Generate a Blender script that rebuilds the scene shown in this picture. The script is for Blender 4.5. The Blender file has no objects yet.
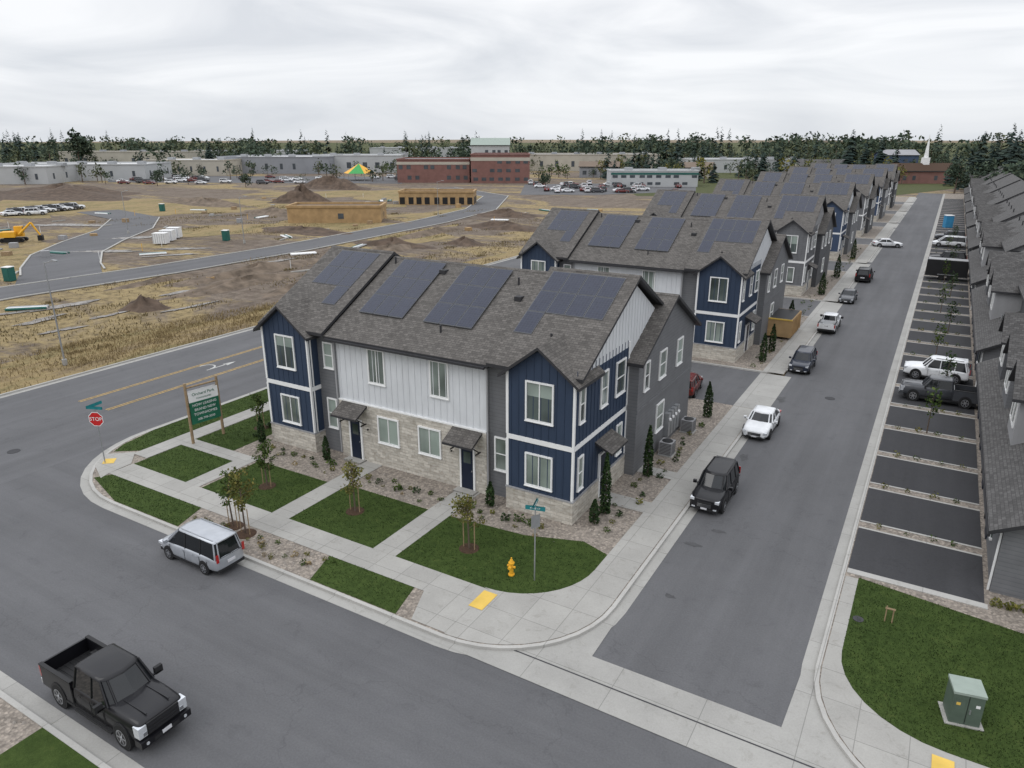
import bpy, math, random
from mathutils import Matrix, Vector
R=random.Random(7)
scn=bpy.context.scene
# ------------------------------------------------------------------ helpers
def link(o,parent=None):
    scn.collection.objects.link(o)
    if parent: o.parent=parent
    return o
def empty(name,loc=(0,0,0),rot=0,scale=1):
    o=bpy.data.objects.new(name,None); link(o); o.location=loc; o.rotation_euler=(0,0,rot); o.scale=scale if hasattr(scale,"__len__") else (scale,)*3
    o.empty_display_size=.3
    return o
class MB:
    def __init__(s): s.v=[];s.f=[];s.m=[];s.mats=[];s.T=None
    def mi(s,m):
        if m not in s.mats: s.mats.append(m)
        return s.mats.index(m)
    def face(s,pts,mat):
        i=len(s.v)
        for p in pts:
            p=Vector(p)
            if s.T is not None: p=s.T@p
            s.v.append(p)
        s.f.append(tuple(range(i,i+len(pts)))); s.m.append(s.mi(mat))
    def box(s,a,b,mat,top=None):
        x0,x1=sorted((a[0],b[0]));y0,y1=sorted((a[1],b[1]));z0,z1=sorted((a[2],b[2]))
        F=s.face
        F([(x0,y0,z0),(x0,y1,z0),(x1,y1,z0),(x1,y0,z0)],mat)
        F([(x0,y0,z1),(x1,y0,z1),(x1,y1,z1),(x0,y1,z1)],top or mat)
        F([(x0,y0,z0),(x1,y0,z0),(x1,y0,z1),(x0,y0,z1)],mat)
        F([(x1,y0,z0),(x1,y1,z0),(x1,y1,z1),(x1,y0,z1)],mat)
        F([(x1,y1,z0),(x0,y1,z0),(x0,y1,z1),(x1,y1,z1)],mat)
        F([(x0,y1,z0),(x0,y0,z0),(x0,y0,z1),(x0,y1,z1)],mat)
    def cyl(s,p0,p1,r0,r1,n,mat,cap=True):
        p0=Vector(p0);p1=Vector(p1);d=(p1-p0).normalized()
        a=Vector((0,0,1)) if abs(d.z)<.9 else Vector((1,0,0))
        u=d.cross(a).normalized();w=d.cross(u)
        c0=[p0+(u*math.cos(2*math.pi*i/n)+w*math.sin(2*math.pi*i/n))*r0 for i in range(n)]
        c1=[p1+(u*math.cos(2*math.pi*i/n)+w*math.sin(2*math.pi*i/n))*r1 for i in range(n)]
        for i in range(n):
            j=(i+1)%n
            s.face([c0[i],c1[i],c1[j],c0[j]],mat)
        if cap:
            s.face(c0,mat); s.face(c1[::-1],mat)
    def slab(s,q,th,mat,edge):
        q=[Vector(p) for p in q]
        n=(q[1]-q[0]).cross(q[2]-q[0]).normalized()
        if n.z<0: q=q[::-1]; n=-n
        b=[p-Vector((0,0,th)) for p in q]
        s.face(q,mat); s.face(b[::-1],edge)
        for i in range(len(q)):
            j=(i+1)%len(q); s.face([b[i],b[j],q[j],q[i]],edge)
    def obj(s,name,parent=None,smooth=False,bevel=0,sub=0,merge=False):
        me=bpy.data.meshes.new(name)
        me.from_pydata([tuple(v) for v in s.v],[],s.f)
        for m in s.mats: me.materials.append(m)
        me.polygons.foreach_set("material_index",s.m)
        uv=me.uv_layers.new(name="UVMap")
        buf=[0.0]*(2*len(me.loops))
        for p in me.polygons:
            n=p.normal
            if abs(n.z)>.999: u=Vector((1,0,0));w=Vector((0,1,0))
            else:
                u=Vector((-n.y,n.x,0)).normalized(); w=n.cross(u)
            for li,vi in zip(p.loop_indices,p.vertices):
                c=s.v[vi]; buf[2*li]=c.dot(u); buf[2*li+1]=c.dot(w)
        uv.data.foreach_set("uv",buf)
        if merge:
            import bmesh
            bm=bmesh.new();bm.from_mesh(me);bmesh.ops.remove_doubles(bm,verts=bm.verts,dist=1e-4)
            bmesh.ops.recalc_face_normals(bm,faces=bm.faces);bm.to_mesh(me);bm.free()
        if smooth: me.polygons.foreach_set("use_smooth",[True]*len(me.polygons))
        o=bpy.data.objects.new(name,me); link(o,parent)
        if bevel:
            b=o.modifiers.new("b","BEVEL");b.width=bevel;b.segments=2;b.limit_method='ANGLE'
        if sub:
            q=o.modifiers.new("s","SUBSURF");q.levels=sub;q.render_levels=sub
        return o
# ------------------------------------------------------------------ materials
class N:
    def __init__(s,name):
        s.m=bpy.data.materials.new(name);s.m.use_nodes=True;s.t=s.m.node_tree;s.b=s.t.nodes["Principled BSDF"]
        s.b.inputs["Specular IOR Level"].default_value=.3
    def n(s,typ,**k):
        x=s.t.nodes.new("ShaderNode"+typ)
        for a,b in k.items(): setattr(x,a,b)
        return x
    def l(s,a,b): s.t.links.new(a,b)
    def pos(s): return s.n("NewGeometry").outputs["Position"]
    def uv(s): return s.n("UVMap").outputs["UV"]
    def map(s,vec,sc=(1,1,1),rot=(0,0,0)):
        x=s.n("Mapping");x.inputs["Scale"].default_value=sc;x.inputs["Rotation"].default_value=rot;s.l(vec,x.inputs[0]);return x.outputs[0]
    def noise(s,vec,scale,detail=4,rough=.6,dist=0):
        x=s.n("TexNoise");x.inputs["Scale"].default_value=scale;x.inputs["Detail"].default_value=detail;x.inputs["Roughness"].default_value=rough
        x.inputs["Distortion"].default_value=dist
        s.l(vec,x.inputs["Vector"]);return x.outputs["Fac"]
    def ramp(s,fac,stops):
        x=s.n("ValToRGB");e=x.color_ramp.elements
        while len(e)<len(stops): e.new(.5)
        for i,(p,c) in enumerate(stops):
            e[i].position=p;e[i].color=(c[0],c[1],c[2],1) if hasattr(c,"__len__") else (c,c,c,1)
        s.l(fac,x.inputs[0]);return x.outputs[0]
    def mix(s,fac,a,b,mode='MIX'):
        x=s.n("MixRGB",blend_type=mode)
        for i,v in zip((0,1,2),(fac,a,b)):
            if hasattr(v,"links") : s.l(v,x.inputs[i])
            elif i==0: x.inputs[0].default_value=v
            else: x.inputs[i].default_value=(v[0],v[1],v[2],1)
        return x.outputs[0]
    def bump(s,h,st=.3,d=.02):
        x=s.n("Bump");x.inputs["Strength"].default_value=st;x.inputs["Distance"].default_value=d;s.l(h,x.inputs["Height"]);s.l(x.outputs[0],s.b.inputs["Normal"])
    def col(s,c,rough=.8):
        if hasattr(c,"links"): s.l(c,s.b.inputs["Base Color"])
        else: s.b.inputs["Base Color"].default_value=(c[0],c[1],c[2],1)
        s.b.inputs["Roughness"].default_value=rough
def sc(c,k): return tuple(x*k for x in c)
def plain(name,c,rough=.7,var=.12,scale=1.5,metal=0,coat=0,spec=.3):
    n=N(name);f=n.noise(n.pos(),scale,5)
    n.col(n.ramp(f,[(.3,sc(c,1-var)),(.7,sc(c,1+var))]),rough)
    n.b.inputs["Metallic"].default_value=metal;n.b.inputs["Coat Weight"].default_value=coat;n.b.inputs["Specular IOR Level"].default_value=spec
    return n.m
def m_asphalt(name,c,cr=True):
    n=N(name);p=n.pos()
    big=n.noise(n.map(p,(.12,.12,.12)),1,5,.6)
    mid=n.noise(p,.9,6,.7,.5)
    fine=n.noise(p,14,3,.7)
    streak=n.noise(n.map(p,(.7,.04,.1)) if cr else n.map(p,(.04,.7,.1)),1,4,.6)
    a=n.ramp(big,[(.3,sc(c,.84)),(.7,sc(c,1.14))])
    a=n.mix(.5,a,n.ramp(streak,[(.35,sc(c,.8)),(.65,sc(c,1.2))]))
    a=n.mix(.8,a,n.ramp(mid,[(.25,(.72,.72,.72)),(.4,(.97,.97,.97)),(.7,(1.05,1.05,1.04))]),'MULTIPLY')
    v=n.n("TexVoronoi",feature='DISTANCE_TO_EDGE');v.inputs["Scale"].default_value=.11
    dn=n.n("VectorMath",operation='SCALE');nn=n.n("TexNoise");nn.inputs["Scale"].default_value=.8;nn.inputs["Detail"].default_value=6;n.l(p,nn.inputs["Vector"]);n.l(nn.outputs["Color"],dn.inputs[0]);dn.inputs["Scale"].default_value=2.4
    av=n.n("VectorMath",operation='ADD');n.l(p,av.inputs[0]);n.l(dn.outputs[0],av.inputs[1]);n.l(av.outputs[0],v.inputs["Vector"])
    a=n.mix(.25,a,n.ramp(v.outputs["Distance"],[(0,(.45,.45,.45)),(.002,(1,1,1))]),'MULTIPLY')
    a=n.mix(.35,a,n.ramp(fine,[(.3,(.35,.35,.35)),(.7,(.65,.65,.66))]),'OVERLAY')
    n.col(a,.85);n.bump(fine,.25,.01);return n.m
def m_concrete(name,c,jx=1.5,jy=1.5):
    n=N(name);p=n.pos()
    big=n.noise(p,.5,5);fine=n.noise(p,20,3)
    br=n.n("TexBrick");br.offset=0;br.inputs["Scale"].default_value=1;br.inputs["Brick Width"].default_value=jx;br.inputs["Row Height"].default_value=jy
    br.inputs["Mortar Size"].default_value=.016;br.inputs["Mortar Smooth"].default_value=.3
    br.inputs["Color1"].default_value=(*sc(c,1),1);br.inputs["Color2"].default_value=(*sc(c,.86),1);br.inputs["Mortar"].default_value=(*sc(c,.45),1)
    n.l(p,br.inputs[0])
    a=n.mix(.35,br.outputs[0],n.ramp(big,[(.3,sc(c,.68)),(.7,sc(c,1.15))]))
    st=n.noise(p,2.2,6,.75,.6)
    a=n.mix(.7,a,n.ramp(st,[(.28,(.7,.69,.66)),(.45,(1,1,1))]),'MULTIPLY')
    a=n.mix(.3,a,n.ramp(fine,[(.3,(.4,.4,.4)),(.7,(.6,.6,.6))]),'OVERLAY')
    n.col(a,.8);return n.m
def m_grass(name,a,b):
    n=N(name);p=n.pos()
    big=n.noise(p,.35,5,.65);mid=n.noise(p,3,5,.75);fine=n.noise(n.map(p,(1,1,.2)),35,3,.8)
    c=n.ramp(big,[(.3,a),(.7,b)])
    c=n.mix(.5,c,n.ramp(mid,[(.3,sc(a,.65)),(.6,sc(b,1.1)),(.75,(b[0]*2.0,b[1]*1.4,b[2]*1.7))]))
    c=n.mix(.6,c,n.ramp(fine,[(.3,(.25,.25,.2)),(.7,(.75,.78,.7))]),'OVERLAY')
    n.col(c,.9);n.bump(fine,.8,.03);n.b.inputs["Specular IOR Level"].default_value=.1;return n.m
def m_gravel(name,c):
    n=N(name);p=n.pos()
    v=n.n("TexVoronoi");v.inputs["Scale"].default_value=9;n.l(p,v.inputs["Vector"])
    big=n.noise(p,1.2,4)
    a=n.ramp(v.outputs["Color"],[(.1,sc(c,.5)),(.5,c),(.95,sc(c,1.6))])
    a=n.mix(.5,a,n.ramp(v.outputs["Distance"],[(0,(.7,.68,.65)),(.6,(.25,.25,.25))]),'OVERLAY')
    a=n.mix(.3,a,n.ramp(big,[(.3,sc(c,.7)),(.7,sc(c,1.2))]))
    n.col(a,.9);n.bump(v.outputs["Distance"],.6,.04);return n.m
def m_shingle(name,c):
    n=N(name);u=n.uv()
    br=n.n("TexBrick");br.inputs["Scale"].default_value=1;br.inputs["Brick Width"].default_value=.28;br.inputs["Row Height"].default_value=.15
    br.inputs["Mortar Size"].default_value=.012;br.inputs["Bias"].default_value=-.1
    br.inputs["Color1"].default_value=(*sc(c,1.35),1);br.inputs["Color2"].default_value=(*sc(c,.6),1);br.inputs["Mortar"].default_value=(*sc(c,.4),1)
    n.l(u,br.inputs[0]);big=n.noise(n.pos(),.7,5);f=n.noise(n.pos(),9,3)
    a=n.mix(.3,br.outputs[0],n.ramp(big,[(.3,sc(c,.75)),(.7,sc(c,1.25))]))
    a=n.mix(.5,a,n.ramp(f,[(.3,(.3,.3,.3)),(.7,(.7,.7,.7))]),'OVERLAY')
    n.col(a,.9);n.bump(br.outputs["Fac"],-.3,.02);return n.m
def m_stone(name):
    n=N(name);u=n.uv()
    br=n.n("TexBrick");br.offset=.5;br.offset_frequency=2;br.squash=1.7;br.squash_frequency=3
    br.inputs["Scale"].default_value=1;br.inputs["Brick Width"].default_value=.42;br.inputs["Row Height"].default_value=.17
    br.inputs["Mortar Size"].default_value=.012;br.inputs["Bias"].default_value=0
    br.inputs["Color1"].default_value=(.6,.56,.49,1);br.inputs["Color2"].default_value=(.27,.245,.205,1);br.inputs["Mortar"].default_value=(.2,.185,.16,1)
    d=n.noise(u,2.5,3);mp=n.n("VectorMath",operation='ADD');n.l(u,mp.inputs[0])
    m2=n.n("VectorMath",operation='SCALE');n.l(d,m2.inputs[0]);m2.inputs["Scale"].default_value=.12;n.l(m2.outputs[0],mp.inputs[1])
    n.l(mp.outputs[0],br.inputs[0])
    f=n.noise(n.map(u,(1,2,1)),4,4)
    a=n.mix(.45,br.outputs[0],n.ramp(f,[(.3,(.3,.26,.21)),(.55,(.55,.52,.46)),(.75,(.68,.66,.61))]))
    n.col(a,.9);n.bump(br.outputs["Fac"],-.6,.04);return n.m
def m_siding(name,c,rough=.6):
    n=N(name);u=n.uv();f=n.noise(n.map(u,(1,.2,1)),3,5);g=n.noise(u,.35,4)
    a=n.ramp(f,[(.3,sc(c,.86)),(.7,sc(c,1.1))])
    n.col(n.mix(.5,a,n.ramp(g,[(.35,sc(c,.9)),(.65,sc(c,1.08))])),rough);return n.m
def m_lap(name,c):
    n=N(name);u=n.uv()
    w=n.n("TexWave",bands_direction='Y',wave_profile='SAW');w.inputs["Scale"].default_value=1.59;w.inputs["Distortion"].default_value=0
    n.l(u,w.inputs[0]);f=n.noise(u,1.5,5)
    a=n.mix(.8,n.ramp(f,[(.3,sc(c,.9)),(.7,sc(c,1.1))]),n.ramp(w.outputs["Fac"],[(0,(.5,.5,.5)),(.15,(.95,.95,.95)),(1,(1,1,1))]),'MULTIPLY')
    n.col(a,.6);return n.m
def m_leaf(name,a,b,rough=.6):
    n=N(name);g=n.n("NewGeometry");c=n.ramp(g.outputs["Random Per Island"],[(0,sc(a,.7)),(.5,a),(1,b)])
    f=n.noise(g.outputs["Position"],.6,3)
    c=n.mix(.5,c,n.ramp(f,[(.3,(.3,.3,.3)),(.7,(.7,.7,.7))]),'OVERLAY')
    n.col(c,rough);n.b.inputs["Specular IOR Level"].default_value=.15;return n.m
def m_glass(name,c,rough=.06):
    n=N(name);f=n.noise(n.pos(),.35,2)
    n.col(n.ramp(f,[(.35,sc(c,.5)),(.6,sc(c,1.5))]),rough);n.b.inputs["Specular IOR Level"].default_value=.7;return n.m

ASPH=m_asphalt("asphalt",(.108,.108,.112));ASPHX=m_asphalt("asphalt_front",(.108,.108,.112),False); ASPH2=m_asphalt("asphalt_new",(.043,.043,.046)); PATCH=m_asphalt("asphalt_patch",(.05,.05,.053))
CONC=m_concrete("concrete",(.36,.35,.325)); KERB=m_concrete("kerb_concrete",(.42,.41,.385),3,50); GUT=m_concrete("gutter_concrete",(.35,.342,.32),3,3)
GRASS=m_grass("lawn",(.029,.05,.013),(.053,.079,.022)); GRAVEL=m_gravel("gravel",(.27,.235,.2))
ROOF=m_shingle("roof_shingle",(.108,.1,.092)); ROOFD=m_shingle("roof_shingle_dark",(.088,.085,.083))
STONE=m_stone("stone_veneer")
NAVY=m_siding("siding_navy",(.03,.047,.082)); WHITE=m_siding("siding_white",(.6,.615,.63)); GRAY=m_lap("siding_gray",(.15,.153,.16))
LGRAY=m_siding("siding_light_gray",(.3,.3,.305)); DGRAY=m_lap("siding_dark_gray",(.09,.092,.098)); BLUE=m_siding("siding_blue",(.05,.075,.13))
TRIM=plain("trim_white",(.75,.75,.74),.5,.04); FASC=plain("fascia_dark",(.035,.035,.038),.5)
GLASS=m_glass("window_glass",(.06,.075,.07)); BLIND=m_glass("window_blinds_reflection",(.2,.235,.21),.12)  # pale panes: blinds plus a grey-green reflection painted into the colour
DOOR=plain("door_paint",(.012,.018,.035),.35); STEEL=plain("galvanized",(.35,.36,.37),.4,.1,4,.6)
BLACK=plain("black_metal",(.015,.015,.016),.45); WOOD=plain("wood",(.28,.2,.12),.8,.25,6); TAN=plain("raw_sheathing",(.36,.24,.12),.8,.2,.8)
YEL=plain("yellow_paint",(.72,.38,.03),.5); YEL2=plain("tactile_yellow",(.62,.42,.09),.7); RED=plain("sign_red",(.5,.02,.02),.4); GREEN=plain("sign_green",(.02,.13,.075),.4)
LINEY=plain("lane_yellow",(.42,.28,.09),.8,.4,3); LINEW=plain("lane_white",(.42,.42,.4),.8,.3,3);TEALS=plain("sign_teal",(.02,.2,.22),.4)
BARK=plain("bark",(.12,.09,.07),.9,.3,20); MULCH=plain("mulch",(.06,.035,.022),.95,.3,10)
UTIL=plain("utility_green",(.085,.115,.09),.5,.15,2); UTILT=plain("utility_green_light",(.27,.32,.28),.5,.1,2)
LEAF=m_leaf("leaf_green",(.04,.07,.015),(.1,.13,.03)); LEAFD=m_leaf("leaf_dark",(.02,.04,.014),(.045,.075,.022)); LEAFY=m_leaf("leaf_yellowgreen",(.1,.105,.025),(.2,.17,.045))
FARL=m_leaf("far_foliage_hazed",(.05,.072,.05),(.09,.112,.07),.9);FARL2=m_leaf("far_foliage_olive_hazed",(.075,.09,.052),(.135,.145,.078),.9); CONL=m_leaf("conifer_foliage_hazed",(.03,.048,.042),(.054,.074,.058),.9); DRY=m_leaf("dry_grass_blades",(.22,.165,.085),(.38,.3,.16),.9)  # far and conifer greens lightened and blued: distance haze painted into the colour
WEED=m_leaf("weed_blades",(.14,.11,.055),(.3,.235,.12),.9)
n=N("solar_panel");u=n.uv();br=n.n("TexBrick");br.offset=0;br.inputs["Scale"].default_value=1;br.inputs["Brick Width"].default_value=.17;br.inputs["Row Height"].default_value=.17;br.inputs["Mortar Size"].default_value=.006
br.inputs["Color1"].default_value=(.014,.018,.036,1);br.inputs["Color2"].default_value=(.019,.024,.045,1);br.inputs["Mortar"].default_value=(.045,.05,.07,1);n.l(u,br.inputs[0]);n.col(br.outputs[0],.2);n.b.inputs["Specular IOR Level"].default_value=.38
SOLAR=n.m;SFR=plain("solar_frame",(.12,.125,.135),.4,.05,1,.6)
# terrain
n=N("dirt_ground");p=n.pos()
b1=n.noise(n.map(p,(.018,.04,.02)),1,7,.68,.9);b2=n.noise(n.map(p,(.085,.035,.1),(0,0,.15)),1,8,.74,1.4);b3=n.noise(p,.8,7,.78);b4=n.noise(n.map(p,(1.1,.05,.1),(0,0,.2)),1,4,.6);b5=n.noise(n.map(p,(.06,.9,.1),(0,0,-.5)),1,4,.6)
c=n.ramp(b2,[(.3,(.06,.042,.031)),(.42,(.125,.094,.07)),(.5,(.19,.152,.118)),(.57,(.105,.078,.058)),(.7,(.175,.13,.088))])
c=n.mix(.35,c,n.ramp(b4,[(.35,(.055,.04,.03)),(.6,(.21,.17,.135))]))
c=n.mix(.22,c,n.ramp(b5,[(.38,(.05,.038,.03)),(.55,(.2,.165,.13))]))
g=n.ramp(b3,[(.3,(.15,.115,.055)),(.55,(.31,.235,.115)),(.8,(.12,.115,.045))])
msk=n.ramp(b1,[(.5,(0,0,0)),(.56,(.9,.9,.9))])
c=n.mix(msk,c,g);c=n.mix(.75,c,n.ramp(b3,[(.25,(.18,.18,.18)),(.75,(.82,.82,.82))]),'OVERLAY')
n.col(c,.95);n.bump(b3,.9,.4);DIRT=n.m
n=N("dry_field");p=n.pos();b3=n.noise(p,1.1,7,.78);b2=n.noise(n.map(p,(.25,.07,.1)),1,7,.7,.8)
c=n.mix(.6,n.ramp(b3,[(.28,(.12,.085,.045)),(.5,(.26,.195,.095)),(.72,(.39,.3,.155))]),n.ramp(b2,[(.35,(.12,.088,.062)),(.48,(.3,.225,.11)),(.57,(.13,.12,.05)),(.68,(.27,.2,.1))]))
n.col(c,.95);n.bump(b3,.8,.3);DRYF=n.m
n=N("puddle");p=n.pos();f=n.noise(p,1.2,5,.6);n.col(n.ramp(f,[(.35,(.09,.075,.06)),(.65,(.16,.135,.11))]),.2);n.l(n.ramp(f,[(.4,(.5,.5,.5)),(.6,(.12,.12,.12))]),n.b.inputs["Roughness"]);n.b.inputs["Specular IOR Level"].default_value=.5;PUD=n.m

# ------------------------------------------------------------------ world, sun, camera
w=bpy.data.worlds.new("World");scn.world=w;w.use_nodes=True;t=w.node_tree;bg=t.nodes["Background"]
def wn(k,**a):
    x=t.nodes.new("ShaderNode"+k)
    for q,v in a.items(): setattr(x,q,v)
    return x
tc=wn("TexCoord");sep=wn("SeparateXYZ");t.links.new(tc.outputs["Generated"],sep.inputs[0])
rp=wn("ValToRGB");e=rp.color_ramp.elements;e[0].position=0;e[0].color=(.8,.82,.85,1);e[1].position=1;e[1].color=(1.6,1.63,1.7,1)
x=e.new(.06);x.color=(.88,.895,.92,1);x=e.new(.22);x.color=(.9,.905,.925,1);x=e.new(.5);x.color=(1.3,1.32,1.37,1)
t.links.new(sep.outputs["Z"],rp.inputs[0])
mp=wn("Mapping");mp.inputs["Scale"].default_value=(1.7,1.7,9);mp.inputs["Rotation"].default_value=(.1,.12,0);t.links.new(tc.outputs["Generated"],mp.inputs[0])
nz=wn("TexNoise");nz.inputs["Scale"].default_value=1.5;nz.inputs["Detail"].default_value=7;nz.inputs["Roughness"].default_value=.52;nz.inputs["Distortion"].default_value=1.0;t.links.new(mp.outputs[0],nz.inputs["Vector"])
r2=wn("ValToRGB");r2.color_ramp.elements[0].position=.33;r2.color_ramp.elements[0].color=(.8,.82,.85,1);r2.color_ramp.elements[1].position=.62;r2.color_ramp.elements[1].color=(1.06,1.06,1.06,1)
t.links.new(nz.outputs["Fac"],r2.inputs[0])
mu=wn("MixRGB",blend_type='MULTIPLY');mu.inputs[0].default_value=1;t.links.new(rp.outputs[0],mu.inputs[1]);t.links.new(r2.outputs[0],mu.inputs[2])
sky=wn("TexSky",sky_type='NISHITA');sky.sun_disc=False;sky.sun_elevation=math.radians(48);sky.sun_rotation=math.radians(215)
ad=wn("MixRGB",blend_type='ADD');ad.inputs[0].default_value=.005;t.links.new(mu.outputs[0],ad.inputs[1]);t.links.new(sky.outputs[0],ad.inputs[2])
t.links.new(ad.outputs[0],bg.inputs[0]);bg.inputs[1].default_value=1.0
sd=bpy.data.lights.new("sun","SUN");sd.energy=.6;sd.angle=math.radians(30);sd.color=(1,.975,.94)
so=bpy.data.objects.new("sun",sd);link(so)
az=math.radians(215);el=math.radians(48)
dirv=Vector((math.sin(az)*math.cos(el),math.cos(az)*math.cos(el),math.sin(el)))
so.rotation_euler=dirv.to_track_quat('Z','Y').to_euler()
cd=bpy.data.cameras.new("camera");cd.sensor_width=36;cd.lens=36*723/1024;cd.clip_end=6000
co=bpy.data.objects.new("camera",cd);link(co);co.location=(13.26,-28.3,18);co.rotation_euler=(math.radians(90-18.87),0,math.radians(30.4));scn.camera=co
scn.view_settings.view_transform='Standard';scn.view_settings.look='None';scn.view_settings.exposure=0

# ------------------------------------------------------------------ ground
def sheet(name,polys,z,mat):
    m=MB()
    for p in polys: m.face([(x,y,z) for x,y in p],mat)
    return m.obj(name)
def rect(x0,y0,x1,y1): return [(x0,y0),(x1,y0),(x1,y1),(x0,y1)]
def arc(cx,cy,r,a0,a1,n=10): return [(cx+r*math.cos(math.radians(a0+(a1-a0)*i/n)),cy+r*math.sin(math.radians(a0+(a1-a0)*i/n))) for i in range(n+1)]
def strip(mb,line,w0,w1,z0,z1,mat):
    n=len(line);L=[Vector(p) for p in line];A=[];B=[]
    for i in range(n):
        d=(L[min(i+1,n-1)]-L[max(i-1,0)]).normalized();nn=Vector((-d.y,d.x))
        A.append(L[i]+nn*w0);B.append(L[i]+nn*w1)
    for i in range(n-1):
        a,b,c,d=A[i],A[i+1],B[i+1],B[i]
        mb.face([(a.x,a.y,z1),(b.x,b.y,z1),(c.x,c.y,z1),(d.x,d.y,z1)],mat)
        if z1-z0>.02:
            mb.face([(a.x,a.y,z0),(b.x,b.y,z0),(b.x,b.y,z1),(a.x,a.y,z1)],mat)
            mb.face([(d.x,d.y,z0),(c.x,c.y,z0),(c.x,c.y,z1),(d.x,d.y,z1)],mat)
    return mb
sheet("ground",[rect(-3000,-1500,3000,4500)],-.06,DIRT)
sheet("front_street_road",[rect(-70,-19.9,70,-9.9),rect(-29.2,-9.9,-21,-2.5)],0,ASPHX)
sheet("left_street_road",[rect(-44.3,-90,-28.9,230)],.004,ASPH)
sheet("side_street_road",[rect(4.3,-10.0,11.9,260)],.004,ASPH)
sheet("alley_pavement",[rect(-24,20.7+31*i,4.5,29.7+31*i) for i in range(7)],.008,ASPH)
def blob(cx,cy,rx,ry,seed,n=36):
    r=random.Random(seed);ph=[r.uniform(0,6.28) for _ in range(4)]
    return [(cx+rx*math.cos(a)*(1+.25*math.sin(2*a+ph[0])+.15*math.sin(3*a+ph[1])+.1*math.sin(7*a+ph[2])),cy+ry*math.sin(a)*(1+.2*math.sin(3*a+ph[3])+.12*math.sin(5*a+ph[0]))) for a in [i*2*math.pi/n for i in range(n)]]
def puddle(cx,cy,rx,ry,rot,seed,n=64):
    r=random.Random(seed);ph=[r.uniform(0,6.28) for _ in range(7)];o=[]
    for i in range(n):
        a=i*2*math.pi/n;k=1+.28*math.sin(2*a+ph[0])+.2*math.sin(3*a+ph[1])+.14*math.sin(5*a+ph[2])+.1*math.sin(9*a+ph[3])+.06*math.sin(15*a+ph[4])
        x=rx*math.cos(a)*k;y=ry*math.sin(a)*k;o.append((cx+x*math.cos(rot)-y*math.sin(rot),cy+x*math.sin(rot)+y*math.cos(rot)))
    return o
STAIN=plain("oil_stain",(.07,.07,.072),.7,.2,3)
sheet("asphalt_stain",[blob(5.6,1.4,.4,.16,31),blob(6.3,3.2,.3,.15,32),blob(5.3,12.5,.25,.5,34),blob(5.2,24,.3,.6,35),blob(6,-3,.25,.12,38)],.012,STAIN)
lot1=[(4.4,20.7),(4.4,-5)]+arc(-.6,-5,5,0,-90)+[(-21.5,-10)]+arc(-21.5,-2.8,7.2,-90,-180)+[(-28.7,20.7)]
lot2=[(11.9,260),(11.9,-4.5)]+arc(17.4,-4.5,5.5,180,270)+[(70,-10)]
g=MB();k=MB()
strip(g,lot1,-.0,.45,.012,.012,GUT) ;strip(k,lot1,-.16,0,0,.125,KERB)
strip(g,lot2,-.0,-.45,.012,.012,GUT);strip(k,lot2,.16,0,0,.125,KERB)
for (X) in (-44.3,):
    strip(g,[(X,-90),(X,230)],0,-.5,.012,.012,GUT);strip(k,[(X,-90),(X,230)],0,.16,0,.125,KERB)
strip(g,[(-70,-19.9),(70,-19.9)],0,.55,.012,.012,GUT);strip(k,[(-70,-19.9),(70,-19.9)],-.18,0,0,.125,KERB)
for i in range(7):
    a=29.7+31*i
    l=arc(2.4,a+2,2,-90,0,6);l=[(-24,a)]+l+[(4.4,a+20.5)]+arc(2.9,a+20.5,1.5,0,90,6)+[(-24,a+22)]
    strip(k,l,0,.16,0,.125,KERB);strip(g,[(4.4,a+2),(4.4,a+20.5)],0,-.45,.012,.012,GUT)
    g.face([(x,y,.015) for x,y in rect(2.5,a-9,4.85,a)],GUT)
g.obj("gutter");k.obj("kerb")
sheet("valley_gutter",[[(-2.4,-10.25),(16.5,-10.35),(16.2,-9.9),(13.2,-8.0),(12.1,-5.2),(11.5,-5.2),(11.4,-8.0),(4.75,-8.0),(4.7,-5.2),(4.4,-5.2),(3.9,-7.6),(2.3,-9.2),(-.6,-10)]],.02,GUT)
sheet("gutter_joint",[rect(-2,-9.19,12.8,-9.13)],.025,PATCH)
base=[(4.24,20.7),(4.24,-5)]+arc(-.6,-5,4.84,0,-90)+[(-21.5,-9.84)]+arc(-21.5,-2.8,7.04,-90,-180)+[(-28.54,20.7)]
m=MB();m.face([(x,y,.11) for x,y in base[::-1]],GRAVEL);m.face([(x,20.7,z) for x,z in ((-28.5,0),(4.24,0),(4.24,.11),(-28.5,.11))],KERB);m.obj("gravel_bed")
sheet("lot_ground",[rect(-24,29.8+31*i,4.25,51.6+31*i) for i in range(7)],.11,GRAVEL)
sheet("back_lawn",[rect(-28.8,20.7,-24,240)],.09,GRASS)
m=MB()
def wk(poly,z=.128): m.face([(x,y,z) for x,y in poly],CONC)
wk(rect(-24.9,-8.0,-.6,-6.55))
wk([(-.6,-8.0),(-.6,-9.8)]+arc(-.6,-5,4.8,-86,0,10)+[(4.2,20.6),(2.6,20.6),(2.6,-3.0)]+arc(-.9,-3.0,3.5,0,-90,10)[1:]+[(-.9,-6.5),(-.6,-6.54)])
wk([(-.61,-8.0),(-.61,-9.75),(-2.2,-9.75),(-2.9,-8.0)])
wk(rect(-13.5,-6.55,-12.3,.7),.132);wk(rect(-6.9,-6.55,-5.6,.7),.132);wk(rect(-20.2,-6.55,-19.1,-3.4),.132);wk(rect(-24.9,-3.4,-19.1,-2.4),.132)
wk([(-26.3,-5.5),(-25.0,-6.6),(-24.9,-8.0),(-24.7,-8.6),(-26.6,-7.8),(-27.6,-6.6)],.132)
wk(rect(-26.2,-5.7,-24.9,20.6),.136)
for i in range(7): wk(rect(2.6,29.8+31*i,4.2,51.6+31*i))
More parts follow.
